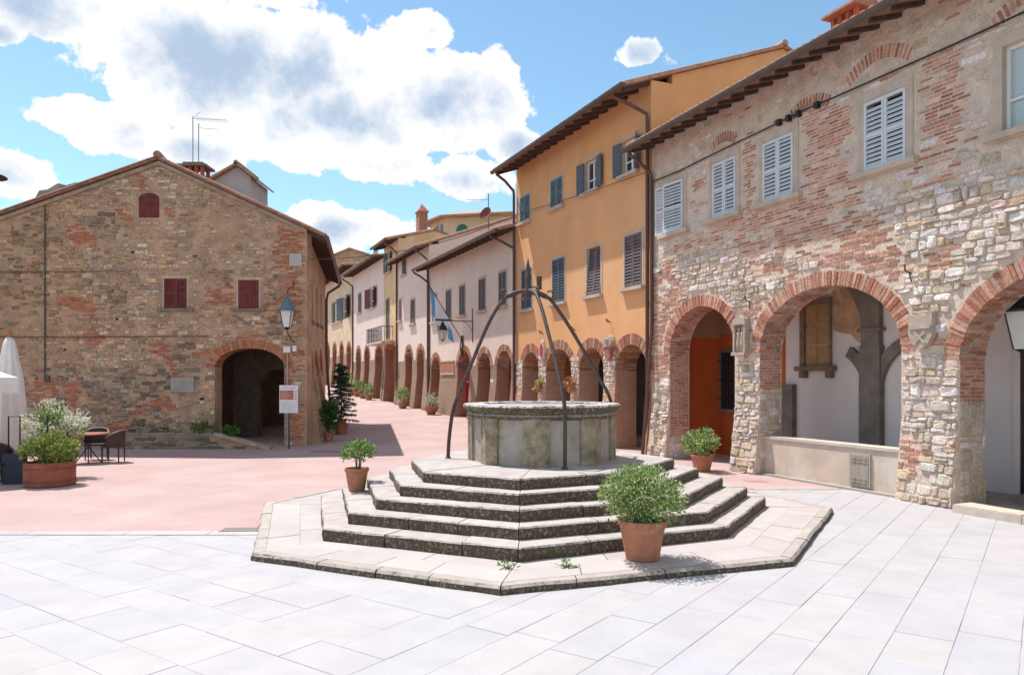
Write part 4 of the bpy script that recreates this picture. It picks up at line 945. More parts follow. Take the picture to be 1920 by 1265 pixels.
# houses behind the row
def plain_house(name, c, rz, w, d, z0, zt, slope, label, m_wall, m_roof=None, over=.5, holes=None):
    H = empty(name, (c[0], c[1], z0), rz, label, 'house'); h = zt - z0
    q = MB(); q.uprism([(-w / 2, 0), (w / 2, 0), (w / 2, h), (0, h + slope * w / 2), (-w / 2, h)], 0, d); q.build('wall', m_wall, H)
    q = MB(); e = over
    q.uprism([(-w / 2 - e, h - slope * e + .02), (0, h + slope * w / 2 + .02), (w / 2 + e, h - slope * e + .02), (w / 2 + e, h - slope * e + .16), (0, h + slope * w / 2 + .16), (-w / 2 - e, h - slope * e + .16)], -.25, d + .25)
    q.build('roof', m_roof or M_tile, H)
    return H
FH = plain_house('far_stone_house', (-18.2, 84, 0), R_(-14), 10.0, 9, 0, 15.3, .33, 'rough stone gabled house rising behind the far bend', M_mortarL)
q = MB(); q.box(1.9, 2.3, 2, 2.4, 15.8, 17.2); q.build('chimney', M_grey, FH)
LG = empty('cream_loggia_house', (-3.2, 58.5, 0), R_(0), 'cream tower house with tiny arches and a green arched window behind the roofs', 'house')
# its left face with small arches, its front with the arched window
plan = [(-3.4, 2.2), (-2.0, 0), (2.6, -1.0), (4.0, 6.0), (-2.0, 7.0)]
q = MB(); q.prism(plan, 2, 15.0); q.build('wall', M_cream, LG)
q = MB(); c = (sum(p[0] for p in plan) / 5, sum(p[1] for p in plan) / 5); ex = [(c[0] + (p[0] - c[0]) * 1.22, c[1] + (p[1] - c[1]) * 1.22) for p in plan]
vs = [(x, y, 14.9) for x, y in ex] + [(x, y, 15.02) for x, y in ex] + [(c[0], c[1], 16.1)]
q.add(vs, [(4, 3, 2, 1, 0)] + [(i, (i + 1) % 5, 5 + (i + 1) % 5, 5 + i) for i in range(5)] + [(5 + i, 5 + (i + 1) % 5, 10) for i in range(5)]); q.build('roof', M_tile, LG)
def face_arch(p0, p1, t, w, z0, zs, m, parent, name, proud=.04):
    d = Vector((p1[0] - p0[0], p1[1] - p0[1])).normalized(); o = MB(xf=lambda P: (p0[0] + d.x * P[0] + d.y * -1 * P[1] * -1, p0[1] + d.y * P[0] - d.x * P[1], P[2]))
    o.uprism([(t - w / 2, z0), (t + w / 2, z0)] + arch_pts(t - w / 2, t + w / 2, zs, w / 2, 8)[::-1], -.02, proud); return o.build(name, m, parent)
for t in (.5, 1.2, 1.95): face_arch(plan[0], plan[1], t, .42, 13.6, 14.35, M_glass, LG, 'arched_window')
face_arch(plan[1], plan[2], 1.35, .95, 12.9, 13.9, mat('green_shutter', (.04, .16, .12), var=.1), LG, 'arched_window')
chz = empty('brick_chimney', tuple(so(31.2, 2.4, 12.0)), TH_O, 'slim red brick chimney with pointed cap on the ochre house roof', 'chimney')
q = MB(); q.box(-.38, .38, -.3, .3, -.2, 1.7); q.build('stack', M_brickF, chz)
q = MB(); q.prism([(-.46, -.38), (.46, -.38), (.46, .38), (-.46, .38)], 1.7, 1.78); q.add([(-.42, -.34, 1.78), (.42, -.34, 1.78), (.42, .34, 1.78), (-.42, .34, 1.78), (0, 0, 2.35)], [(0, 1, 4), (1, 2, 4), (2, 3, 4), (3, 0, 4)]); q.build('cap', M_tileR, chz)
dp = so(9.95, 5.6); dish = empty('satellite_dish', (-1.35, 42.8, 11.2), 0, 'brown red satellite dish on a thin mast above the rosy gable', 'satellite dish')
q = MB(); q.tube([(0, 0, -.6), (0, 0, 1.7)], .025, 6); q.tube([(-1.3, 0, 1.35), (.0, 0, 1.35)], .012, 5); q.build('mast', M_gut, dish)
DQ = Vector((-.62, -.72, .28)).to_track_quat('Z', 'Y'); q = MB(xf=lambda P: tuple(DQ @ Vector(P) + Vector((-.08, -.1, .45)))); q.lathe([(.02, 0), (.2, .03), (.36, .09), (.42, .14), (.42, .15), (.36, .10), (.2, .04), (.02, .01)], n=16); q.build('reflector', mat('dish_red', (.19, .06, .045), var=.1), dish)
q = MB(); q.tube([(-.1, -.1, .1), (-.5, -.55, .5)], .015, 5); q.build('feed_arm', M_gut, dish)

# flag, lamp arm
fp = so(16.2, -.03, 4.15); fe = empty('flag', tuple(fp), 0, 'sky blue and white flag on a slanting pole on the pink house', 'flag')
tip = Vector((-1.55, -.62, 2.6)); q = MB(); q.tube([(0, 0, 0), tuple(tip)], .022, 6); q.build('pole', M_iron, fe)
q = MB(); q.box(-.05, .05, -.05, .05, -.8, .25); q.tube([(-.03, 0, -.75), (-.12, -.06, -.3), (-.05, 0, .2)], .03, 6); q.build('bracket', M_iron, fe)
fm = MB(); n1, n2 = 14, 10; vs = []; fc = []
for i in range(n1 + 1):
    for j in range(n2 + 1):
        s_ = j / n2; t = i / n1; base = tip * (.99 - .66 * s_); drop = 1.75 * t * (1 - .45 * s_)
        sw = .09 * math.sin(11 * s_ + 2.0 * t) * (.2 + t); vs.append((base.x + sw * .5 + .10 * t, base.y + sw - .05 * t, base.z - drop))
fm.add(vs, [])
for i in range(n1):
    for j in range(n2):
        a = i * (n2 + 1) + j; band = (j < 2 and i < 11) or (j > 7 and i > 5) or (3 <= j < 5 and i > 11)
        fm.f.append((a, a + 1, a + n2 + 2, a + n2 + 1)); fm.c.append((.15, .40, .64) if band else (.80, .81, .84))
fm.build('cloth', mat('flag_cloth', attr=True, var=.03, rough=.8), fe, smooth=True, recalc=False)
arm0 = so(14.85, 0, 5.0)
la = empty('lamp_bracket', tuple(arm0), TH_O, 'wrought iron lamp bracket reaching out from the pink house', 'bracket')
q = MB(); q.tube([(0, .05, 0), (0, -1.75, 0)], .025, 6); q.tube([(0, -.02, -1.0), (0, -.03, .6)], .022, 6); q.tube([(0, -.03, -.5), (0, -.25, -.12), (0, -.5, -.02)], .015, 6); q.box(-.05, .05, -1.85, -1.1, -.03, .06); q.build('arm', M_iron, la)
lp = so(14.85, -1.5, 4.02); lantern('street_lantern', tuple(lp), TH_O, 'black lantern hanging from the bracket under the flag', 1.12)
q = MB(); q.tube([(0, 0, .95), (0, 0, 1.0)], .01, 4)
for (s_, z_, lab) in ((7.2, 2.95, 'red and white painted shield above a pier of the orange house'), ):
    e = empty('painted_shield', tuple(so(s_, -.02, z_)), TH_O, lab, 'shield')
    q = MB(); q.uprism([(0, 0), (.16, .16), (.19, .5), (.1, .72), (0, .78), (-.1, .72), (-.19, .5), (-.16, .16)], -.07, .02); q.build('plate', mat('pale_shield', (.62, .55, .52), var=.1), e)
    q = MB(); q.uprism([(0, .1), (.1, .2), (.13, .5), (0, .68), (-.13, .5), (-.1, .2)], -.09, -.07); q.build('field', mat('shield_red', (.42, .05, .05), var=.2, vscale=12), e)
e = empty('carved_crest', tuple(so(2.25, -.05, 2.85)), TH_O, 'weathered stone crest with red shield and scrolled top beside the last orange arch', 'carving')
q = MB(); q.uprism([(0, 0), (.17, .12), (.2, .42), (-.2, .42), (-.17, .12)], -.10, .06); q.build('shield', mat('crest_red', (.34, .13, .10), var=.3, vscale=12, bump=.5), e)
q = MB(); q.uprism([(-.2, .421), (.2, .421), (.24, .6), (.14, .74), (0, .78), (-.14, .74), (-.24, .6)], -.12, .06); q.lathe([(.02, .5), (.09, .56), (.09, .66), (.02, .72)], (0, -.12, 0), 8); q.build('crown', M_carve, e)
for (s_, z_, lab) in ((7.25, 3.98, 'small iron hook over the painted shield'), (4.65, 3.95, 'small iron hook over the middle pier of the orange house'), (2.3, 4.05, 'small iron hook over the carved crest')):
    q = MB(); q.tube([(0, .03, 0), (0, -.14, .03), (.02, -.18, .12)], .018, 5); q.tube([(0, -.05, .02), (-.08, -.1, .12)], .014, 5); o = q.build('wall_hook', M_iron); o.location = so(s_, 0, z_); o.rotation_euler.z = TH_O; tag(o, lab, 'hook')

# ================================================================== LEFT: gabled stone house
LX, LY = -6.65, 24.2
LH = empty('stone_gable_house', (LX, LY, 0), 0, 'weathered rubble stone house with wide gable, dark red shutters and a brick arch', 'house')
SDIR = Vector((-.1894, .982)); SIN = Vector((-.982, -.1894))
sxf = lambda P: (SDIR.x * P[0] + SIN.x * P[1], SDIR.y * P[0] + SIN.y * P[1], P[2])
RX, RZ = -4.76, 9.30
def roofz(x): return RZ - (.465 * (x - RX) if x > RX else .351 * (RX - x))
LA = (-2.98, -.73, 2.63, .62)
WL = [(-4.62, -3.89, 4.53, 5.50), (-2.22, -1.56, 4.53, 5.45)]
ATT = (-5.45, -4.78, 7.47, 8.10)
LT = .6
q = MB(); out = [(-12.35, -.2)] + notch(*LA, -.2, 20)[1] + [(0, -.2), (0, roofz(0)), (RX, RZ), (-12.35, roofz(-12.35))]
att = [(ATT[0], ATT[2]), (ATT[1], ATT[2])] + arch_pts(ATT[0], ATT[1], ATT[3], .17, 8)[::-1]
wall_poly(q, out, [rect(*w) for w in WL] + [att], 0, LT); wallL = q.build('wall', M_mortarL, LH)
SA = [(1.0, 2.7, 2.3, .75), (3.5, 5.5, 2.3, .8), (6.3, 8.4, 2.4, .85)]; SW = [(1.9, 2.7, 4.3, 5.7), (4.6, 5.4, 4.4, 5.8), (7.2, 8.0, 4.5, 5.9)]
q = MB(sxf); o2 = [(LT + .02, -.2)]
for a in SA: o2 += notch(*a, -.2, 12)[1]
o2 += [(10.7, -.2), (10.7, 7.04), (LT + .02, 7.04)]
wall_poly(q, o2, [rect(*w) for w in SW], 0, .6)
M_sideL = mat('ochre_side_render', (0.468, 0.319, 0.195), var=.2, vscale=1.6, bump=.5, bscale=20, bdist=.015, stain=(0.390, 0.169, 0.104), stain_scale=1.2, stain_lo=.55, stain_hi=.7)
sideL = q.build('side_wall', M_sideL, LH)
q = MB(sxf); q.dprism([(.02, -.2), (-.45, -.2), (-.40, .1), (-.0, 3.0), (.02, 3.0)], LT + .05, 1.0); q.dprism([(.02, -.2), (-.5, -.2), (-.45, .2), (0, 3.0), (.02, 3.0)], 2.7, 3.5); q.dprism([(.02, -.2), (-.5, -.2), (-.45, .3), (0, 3.0), (.02, 3.0)], 5.5, 6.3); q.build('buttress', M_mortarL, LH)
q = MB(sxf); q.box(10.3, 10.7, .6, 12, -.2, 6.6); q.box(LT, 10.3, 12.0, 12.3, -.2, 6.4); q.build('rear_walls', M_mortarL, LH)
# portico room seen through the arch
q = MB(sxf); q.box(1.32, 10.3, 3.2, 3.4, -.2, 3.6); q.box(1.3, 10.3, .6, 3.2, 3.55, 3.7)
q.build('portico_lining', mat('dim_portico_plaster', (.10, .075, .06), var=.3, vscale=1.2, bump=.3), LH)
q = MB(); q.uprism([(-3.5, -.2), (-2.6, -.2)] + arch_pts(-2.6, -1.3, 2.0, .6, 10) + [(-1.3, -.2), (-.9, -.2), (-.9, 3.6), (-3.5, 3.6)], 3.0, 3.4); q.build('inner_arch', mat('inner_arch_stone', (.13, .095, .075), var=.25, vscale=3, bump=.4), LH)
# windows
def tshut(u0, u1, z0, z1, kind):
    f = MB(); f.box(u0 - .05, u0, -.005, .08, z0, z1); f.box(u1, u1 + .05, -.005, .08, z0, z1); f.box(u0 - .1, u1 + .1, -.01, .08, z1, z1 + .08); w = f.build('window', M_frame, LH)
    s = MB(); s.box(u0 - .22, u1 + .22, -.10, .08, z0 - .09, z0 - .003); s.build('sill', M_greystone, w)
    p = MB(); p.box(u0, u1, .2, .22, z0, z1); p.build('pane', M_glass, w)
    if kind == 'louvre': closed_pair(LH, u0, u1, z0, z1, M_shR, M_shR, -.01, pitch=.075)
    else:
        q = MB(); n = 7
        for i in range(n): q.box(u0 + (u1 - u0) * i / n + .004, u0 + (u1 - u0) * (i + 1) / n - .004, -.03, .01, z0, z1)
        q.box(u0, u1, .011, .02, z0, z1); q.build('shutter', M_shR, LH)
tshut(*WL[0], 'louvre'); tshut(*WL[1], 'plank')
q = MB()
for i in range(8):
    a = ATT[0] + (ATT[1] - ATT[0]) * i / 8; b = ATT[0] + (ATT[1] - ATT[0]) * (i + 1) / 8; c = (ATT[0] + ATT[1]) / 2; h = lambda x: ATT[3] + .17 * math.sqrt(max(0, 1 - ((x - c) / .335) ** 2))
    q.uprism([(a + .004, ATT[2]), (b - .004, ATT[2]), (b - .004, h(b - .004)), (a + .004, h(a + .004))], .02, .05)
q.build('attic_shutter', M_shR, LH)
for (u0, u1, z0, z1) in SW:
    q = MB(sxf); q.box(u0, u1, .05, .09, z0, z1); q.build('side_shutter', M_shB, LH); q = MB(sxf); q.box(u0 - .12, u1 + .12, -.09, .1, z0 - .1, z0 - .003); q.build('sill', M_greystone, LH)
# masonry of the gable
ML = Masonry(wallL); r = random.Random(91)
def blockedL(a, b, w, h):
    for (u0, u1, z0, z1) in WL + [(ATT[0], ATT[1], ATT[2], ATT[3] + .15)]:
        if a + w / 2 > u0 - .08 and a - w / 2 < u1 + .08 and b + h / 2 > z0 - .1 and b - h / 2 < z1 + .09: return True
    u0, u1, zs, bb = LA; c = (u0 + u1) / 2; ax = (u1 - u0) / 2
    for (p, q_) in ((a - w / 2, b), (a + w / 2, b), (a, b - h / 2), (a, b)):
        if q_ < zs:
            if u0 < p < u1: return True
        elif ((p - c) / (ax + .28)) ** 2 + ((q_ - zs) / (bb + .28)) ** 2 < 1: return True
    return a - w / 2 < -12.3 or a + w / 2 > -.02 or b + h / 2 > roofz(a) - .12 or b < .02
BRICKZ = [(-1.0, 0, 5.95, 7.2), (-1.0, 0, 4.2, 5.5), (-1.45, -.7, 4.4, 5.3), (-6.1, -5.45, 7.35, 7.9), (-4.75, -4.2, 7.45, 7.75), (-8.9, -7.3, .5, 2.2), (-.75, 0, 2.0, 3.2), (-3.4, -2.2, 4.6, 5.2), (-3.7, -3.0, 2.9, 3.5), (-.6, 0, .3, 1.2)]
def brickL(u, z):
    for a, b, c, d in BRICKZ:
        if a < u < b and c < z < d: return vn(u, z, 2.2, 4) > -.22
    return vn(u, z * 1.6, .8, 15) > .46
LST = [(0.465, 0.313, 0.206), (0.532, 0.379, 0.266), (0.386, 0.259, 0.180), (0.519, 0.319, 0.186), (0.412, 0.299, 0.226), (0.293, 0.200, 0.146), (0.585, 0.446, 0.333)]
LBR = [(0.425, 0.144, 0.075), (0.350, 0.125, 0.073), (0.463, 0.200, 0.119)]
mpL = lambda a, b, o: (a, -o, b)
sizeL = lambda a, w, h: w * h * (1 if -10 < a < 0 else .6)
for (a, b, w, h) in brick_layout(-12.3, 0, 0, 9.2, r, .25, .068):
    a, w = clipR(a, b, w, [LA])
    if w < .05 or not brickL(a, b) or blockedL(a, b, w, h) or r.random() < .12: continue
    ML.put('brick', mpL, a, b, w - .016, h - .016, r.uniform(.003, .012), jc(r.choice(LBR), .18, r), .3, sizeL(a, w, h))
for (a, b, w, h) in rubble_layout(-12.3, 0, 0, 9.2, (.055, .15), (.09, .30), r):
    a, w = clipR(a, b, w, [LA])
    if w < .05 or brickL(a, b) or blockedL(a, b, w, h): continue
    smear = vn(a, b, .35, 7) + (.25 if a < -7.5 else 0) + (.5 if (-3.2 < a < -.9 and 3.5 < b < 4.4) else 0) + (.3 if (-3.6 < a < -2 and 6.6 < b < 7.8) else 0)
    if r.random() < .25 + .55 * max(0, smear): continue
    tone = vn(a, b, .5, 30); c = r.choice(LST)
    if a < -7.2 and b > 2: c = r.choice([(0.479, 0.333, 0.186), (0.439, 0.293, 0.166), (0.399, 0.266, 0.160), (0.532, 0.386, 0.226), (0.346, 0.226, 0.133)])
    if -9 < a < -3.5 and b < 2.6: c = r.choice([(0.260, 0.202, 0.156), (0.364, 0.299, 0.234), (0.195, 0.156, 0.130), (0.416, 0.338, 0.260), (0.338, 0.208, 0.130)])
    if tone > .25 and a > -7: c = tuple(min(.6, x * 1.18 + .02) for x in c)
    if tone < -.3: c = tuple(x * .68 for x in c)
    ML.put('stone', mpL, a, b, w - .02, h - .02, r.uniform(.008, .035), jc(c, .16, r), 1, sizeL(a, w, h))
for (a, b) in ((-11.2, 6.7), (-11.0, 6.62), (-9.6, 6.1), (-8.9, 6.35), (-7.4, 5.9), (-10.4, 4.6), (-9.9, 3.9), (-6.9, 2.1), (-6.2, 4.2), (-5.6, 6.35), (-4.9, 3.1), (-3.6, 6.2), (-7.9, 3.2), (-11.6, 3.4), (-8.2, 1.4), (-3.4, 1.6)):
    ML.put('stone', mpL, a, b, r.uniform(.12, .22), r.uniform(.07, .12), .002, (.045, .035, .028), .2, .0005)  # putlog holes as near-black flat pieces; their inner shade is put in the colour
ML.finish(300, 6)
q = MB(); q.box(-4.86, -4.46, -.012, .02, .50, .68); q.build('vent_shade', M_void, LH)  # near-black plate on the wall; the vent's inner shade is put in its colour
am = MB(); am.uprism(arch_pts(LA[0] - .2, LA[1] + .2, LA[2], LA[3] + .2, 20) + arch_pts(*LA, 20)[::-1], .004, LT - .02); ao = am.build('arch', M_mortarL, LH)
arch_bricks(ao, *LA, .28, 0, LT, .07, [(.44, .17, .085), (.40, .145, .075), (.47, .21, .12)], random.Random(2), .015, 2, True)
for u0, u1, zs, b in SA: arch_bricks(LH, u0, u1, zs, b, .26, 0, .6, .08, LBR, random.Random(5), .015, 1, False, sxf)
# roof
back = Vector((-.1929 * 10.9, 10.9))
def rq(x0, x1, y0=-.2, t=.06):
    q = MB(); P = []
    for (dx, dy) in ((0, y0), (back.x, back.y)):
        for x_ in (x0, x1): P += [(x_ + dx, dy, roofz(x_) + .03), (x_ + dx, dy, roofz(x_) + .03 + t)]
    q.add(P, [(0, 2, 3, 1), (4, 5, 7, 6), (0, 4, 6, 2), (1, 3, 7, 5), (0, 1, 5, 4), (2, 6, 7, 3)]); return q
rqR = rq(RX, .62); rqL = rq(-13.2, RX - .003)
q = MB(); q.add(rqR.v, rqR.f); q.add(rqL.v, rqL.f); roofL = q.build('roof', mat('verge_tile', (.34, .17, .115), var=.25, vscale=6, bump=.4, stain=(.36, .30, .24), stain_scale=4, stain_lo=.5, stain_hi=.7), LH)
q = MB(); n = 50
for i in range(n):
    t = i / (n - 1); ox, oy = back.x * t, -.16 + (back.y + .1) * t
    for x0, x1 in ((RX, .68), (-13.2, RX)):
        k = 5; vs = []
        for x_ in (x0, x1):
            for j in range(k): a = math.pi * j / (k - 1); vs.append((x_ + ox, oy + .095 * math.cos(a), roofz(x_) + .085 + .07 * math.sin(a)))
        q.add(vs, [(j, j + 1, k + j + 1, k + j) for j in range(k - 1)] + [tuple(range(k)), tuple(range(2 * k - 1, k - 1, -1))])
q.tube([(RX, -.2, RZ + .16), (RX + back.x, back.y, RZ + .16)], .13, 8); q.build('roof_tiles', MATS['verge_tile'], roofL, recalc=False, kind='stuff')
q = MB(); q.uprism([(-12.3, roofz(-12.3) - .13), (RX, RZ - .13), (0.02, roofz(0) - .13), (.02, roofz(0) - .01), (RX, RZ - .01), (-12.3, roofz(-12.3) - .01)], -.09, -.002); q.build('verge_course', mat('verge_plaster', (.36, .27, .20), var=.2, vscale=5), roofL)
rm = MB(); rm.uprism([(-.02, roofz(0) - .12), (.58, roofz(.58) - .12), (.58, roofz(.58)), (-.02, roofz(0))], -.06, .06); rme = rm.mesh('rafter', M_wood)
for i in range(19):
    t = i / 18; o = link('rafter', rme, None, roofL); o.location = (back.x * t * .98, .05 + back.y * t * .98, 0)
q = MB(); P = [(.70, -.22, roofz(.62) - .02), (.70 + back.x, back.y, roofz(.62) - .02)]; q.tube(P, .08, 8); q.build('gutter', M_gut, roofL)
q = MB(sxf); zz = roofz(.62); q.tube([(10.2, -.70, zz - .05), (10.2, -.66, zz - .25), (10.2, -.15, zz - .6), (10.2, -.08, zz - .9), (10.2, -.08, 3.2), (10.2, -.3, .3)], .06, 8); q.build('downpipe', M_pipe, LH, smooth=True)
# dormer hut and chimney
dm = MB(); dm.uprism([(-5.0, 7.4), (-3.43, 7.4), (-3.43, 10.06), (-3.94, 10.44), (-5.0, 9.84)], 4.6, 6.6); dmo = dm.build('roof_hut', M_grey, LH)
q = MB(); q.uprism([(-5.12, 9.80), (-3.94, 10.47), (-3.24, 9.95), (-3.24, 10.03), (-3.94, 10.56), (-5.12, 9.89)], 4.4, 6.8); q.build('hut_roof', M_tile, dmo)
q = MB(); q.tube([(-3.94, 4.4, 10.56), (-3.94, 6.8, 10.56)], .09, 8); q.build('hut_ridge', M_tile, dmo)
cx0 = -4.35
q = MB(); q.box(cx0 - .36, cx0 + .36, 1.5, 2.1, 8.6, 9.3); co = q.build('chimney', M_brickF, LH)
q = MB()
for a in (-.32, -.1, .12, .32): q.box(cx0 + a - .05, cx0 + a + .05, 1.5, 1.62, 9.3, 9.56); q.box(cx0 + a - .05, cx0 + a + .05, 1.98, 2.1, 9.3, 9.56)
q.build('chimney_vents', M_redniche, co)
q = MB(); q.prism([(cx0 - .5, 1.38), (cx0 + .5, 1.38), (cx0 + .5, 2.22), (cx0 - .5, 2.22)], 9.56, 9.63); q.prism([(cx0 - .34, 1.5), (cx0 + .34, 1.5), (cx0 + .34, 2.1), (cx0 - .34, 2.1)], 9.63, 9.72); q.build('chimney_slab', M_greystone, co)
an = empty('roof_antenna', (LX - 4.3, LY + 1.7, 9.4), 0, 'pair of thin television aerials on the gable house chimney', 'antenna')
q = MB(); q.tube([(-.12, 0, .2), (-.12, 0, 1.95)], .018, 6); q.tube([(.08, 0, .2), (.08, 0, 1.7)], .018, 6); q.build('masts', mat('aerial_metal', (.35, .33, .33), rough=.5, metal=.6, var=.05), an)
q = MB(); q.tube([(-.12, 0, 1.88), (1.1, -.1, 1.78)], .01, 5); q.tube([(.08, 0, 1.55), (.75, 0, 1.5)], .008, 5); q.tube([(-.02, 0, 1.95), (.14, 0, 2.12)], .008, 5)
for i in range(10): u = .02 + i * .115; q.tube([(u, -.2, 1.87 - u * .09), (u, .2, 1.87 - u * .09)], .006, 4)
q.build('elements', MATS['aerial_metal'], an)
# ruined tower behind
ru = empty('ruined_tower', (-21.5, 36, .3), 0, 'broken grey stone tower top showing behind the gable roof', 'ruin')
q = MB(); poly = [(-1.6, 0), (1.6, 0), (1.6, 10.6), (1.3, 11.25), (.8, 11.2), (.5, 11.45), (0, 11.3), (-.4, 11.4), (-.9, 11.1), (-1.3, 11.05), (-1.6, 10.5)]
q.uprism(poly, 0, 2.2); q.build('wall', mat('grey_rubble', (.30, .27, .24), var=.3, vscale=3, bump=1, bscale=6, bdist=.1), ru)
# things on the gable front
def onL(x, d, z): return (LX + x, LY - d, z)
q = MB(); q.tube([(0, 0, 0), (0, 0, 5.5)], .024, 6); q.box(-.02, .16, -.03, .05, -.18, .0); o = q.build('wall_conduit', M_gut); o.location = onL(-8.47, .03, 2.35); tag(o, 'thin dark conduit running down the left part of the gable wall', 'conduit')
q = MB(); q.box(-.37, .37, -.04, .03, 0, .46); pq = q.build('stone_plaque', mat('plaque_marble', (.36, .33, .30), var=.12, vscale=5)); pq.location = onL(-4.01, .03, 1.83); tag(pq, 'grey engraved stone plaque on the wall left of the brick arch', 'plaque')
q = MB()
for i in range(6): q.box(-.30 + .03 * (i % 2), .30 - .05 * ((i * 3) % 4), -.043, -.041, .06 + i * .06, .075 + i * .06)
q.build('engraving', mat('engraved_lines', (.25, .22, .20), var=.1), pq)
q = MB(); q.box(-.2, .2, -.05, .03, 0, .4); o = q.build('junction_box', M_grey); o.location = onL(-.35, .02, 5.9); tag(o, 'grey junction box under the eave at the corner of the gable house', 'box')
q = MB(); q.box(-.11, .11, -.1, .02, 0, .2); q.box(.18, .3, -.08, .02, .04, .22); o = q.build('meter_box', M_white); o.location = onL(-.62, .02, 3.1); tag(o, 'small pale electrical boxes beside the brick arch of the gable house', 'box')
q = MB(); pts = [(-.62, -.03, 3.1), (-.62, -.03, .1)]; q.tube(pts, .02, 6); o = q.build('wall_pipe', M_grey); o.location = (LX, LY, 0); tag(o, 'thin grey pipe down the right jamb of the gable house arch', 'pipe')
for z_, x0, x1, lab in ((3.62, -12.3, -3.2, 'pale cable stretched low across the gable wall'), (5.72, -12.3, -5.9, 'dark cable stretched higher across the gable wall')):
    q = MB(); q.tube([(x0, -.035, z_), ((x0 + x1) / 2, -.035, z_ - .02), (x1, -.03, z_ + .01)], .013, 5); o = q.build('wall_cable', M_gut); o.location = (LX, LY, 0); tag(o, lab, 'cable')
lb = empty('lantern_bracket', onL(-.05, 0, 5.2), 0, 'curled iron bracket holding the teal lantern on the gable house', 'bracket')
lb.location = onL(-.42, .0, 5.15)
q = MB(); q.tube([(0, .02, .3), (0, -.1, .05), (0, -.55, -.05), (0, -.75, -.2)], .02, 6); q.tube([(0, .02, -1.7), (0, -.3, -1.65), (0, -.7, -1.42)], .018, 6); q.build('arm', M_iron, lb)
lantern('wall_lantern', onL(-.42, .72, 3.78), R_(45), 'teal topped wall lantern at the corner of the gable house', 1.28, up=mat('teal_hood', (.10, .19, .21), var=.1))
ws = MB(); ws.box(-.06, .06, -.08, .0, 0, .45); o = ws.build('tube_light', M_white); o.location = (LX - .1 + SDIR.x * .6 + .12, LY + .6, 2.75); tag(o, 'white tube light high on the street corner of the gable house', 'lamp')
# info sign
sg = empty('info_sign', (LX - .36, LY - .75, .02), 0, 'white and red information sign on a thin post beside the brick arch', 'sign')
q = MB(); q.tube([(0, .02, 0), (0, .02, 1.95)], .03, 8); q.build('post', M_gut, sg)
q = MB(); q.box(-.29, .29, -.02, .0, 1.16, 2.03); bd = q.build('board', mat('sign_white', (.74, .71, .72), var=.02, rough=.5), sg)
q = MB()
for i in range(4): q.box(-.27, .15, -.026, -.02, 1.58 + i * .075, 1.645 + i * .075)
q.build('red_rows', mat('sign_red', (.42, .09, .06), var=.08, rough=.5), bd)
q = MB()
for i in range(4): q.box(-.25, .02 + .03 * ((i * 2) % 3) - .05, -.029, -.026, 1.60 + i * .075, 1.62 + i * .075); q.box(.17, .26, -.025, -.02, 1.59 + i * .075, 1.63 + i * .075)
q.build('row_print', mat('sign_print', (.60, .40, .36), var=.05), bd)
q = MB()
for i in range(6): q.box(-.23, .2 - .06 * (i % 3), -.024, -.02, 1.22 + i * .052, 1.232 + i * .052)
q.box(-.23, .0, -.024, -.02, 1.93, 1.965); q.box(.03, .22, -.024, -.02, 1.93, 1.965); q.build('small_print', mat('sign_grey', (.48, .45, .46), var=.05), bd)
# low wall and ramp coping in front of the gable
lw = empty('low_stone_wall', (LX, LY - .75, 0), 0, 'low dark rubble wall with a sloping coping in front of the gable house', 'wall')
top = lambda x: .50 if x < -2.75 else .50 - .47 * (x + 2.75) / 1.75
q = MB(); q.uprism([(-6.1, -.1), (-1.0, -.1), (-1.0, .03), (-2.75, .48), (-6.1, .48)], 0, .32); cw = q.build('core', M_mortarL, lw)
MW = Masonry(lw); r = random.Random(17)
for (a, b, w, h) in rubble_layout(-6.08, -1.0, 0, .48, (.09, .16), (.18, .42), r):
    if b + h / 2 > top(a + w / 2) - .04 or a + w / 2 > -1.02 or a - w / 2 < -6.1: continue
    MW.put('stone', mpL, a, b, w - .02, h - .02, r.uniform(.012, .035), jc(r.choice([(.20, .17, .14), (.27, .22, .17), (.15, .125, .10), (.30, .25, .2)]), .15, r), 1, w * h)
MW.finish(120, 3)
q = MB()
for a, b in ((-6.12, -5.0), (-4.99, -3.9), (-3.89, -2.76)): q = MB(); q.box(a, b - .006, -.04, .36, .48, .545); q.build('coping_stone', mat('coping_stone', (.27, .225, .18), var=.2, vscale=5, bump=.4), lw)
q = MB(); q.uprism([(-2.75, .48), (-1.0, .02), (-.94, .09), (-2.70, .56)], -.06, .36); q.build('sloping_coping', mat('pale_coping', (.40, .32, .26), var=.15, vscale=5, bump=.3), lw)

# ================================================================== cables across the square
def cable(name, p0, p1, sag, label, rad=.014, n=16):
    p0, p1 = Vector(p0), Vector(p1); q = MB(); pts = []
    for i in range(n + 1): t = i / n; p = p0.lerp(p1, t); pts.append((p.x, p.y, p.z - sag * 4 * t * (1 - t)))
    q.tube(pts, rad, 5); tag(q.build(name, M_gut), label, 'cable')
cable('overhead_cable', (LX + .1, LY - .02, 6.12), so(9.6, -.08, 9.0), .45, 'overhead cable spanning from the gable house to the orange house')
cable('overhead_cable', so(9.6, -.1, 9.0), tuple(so(.1, -.15, 8.28)), .05, 'thin cable slanting across the orange facade')

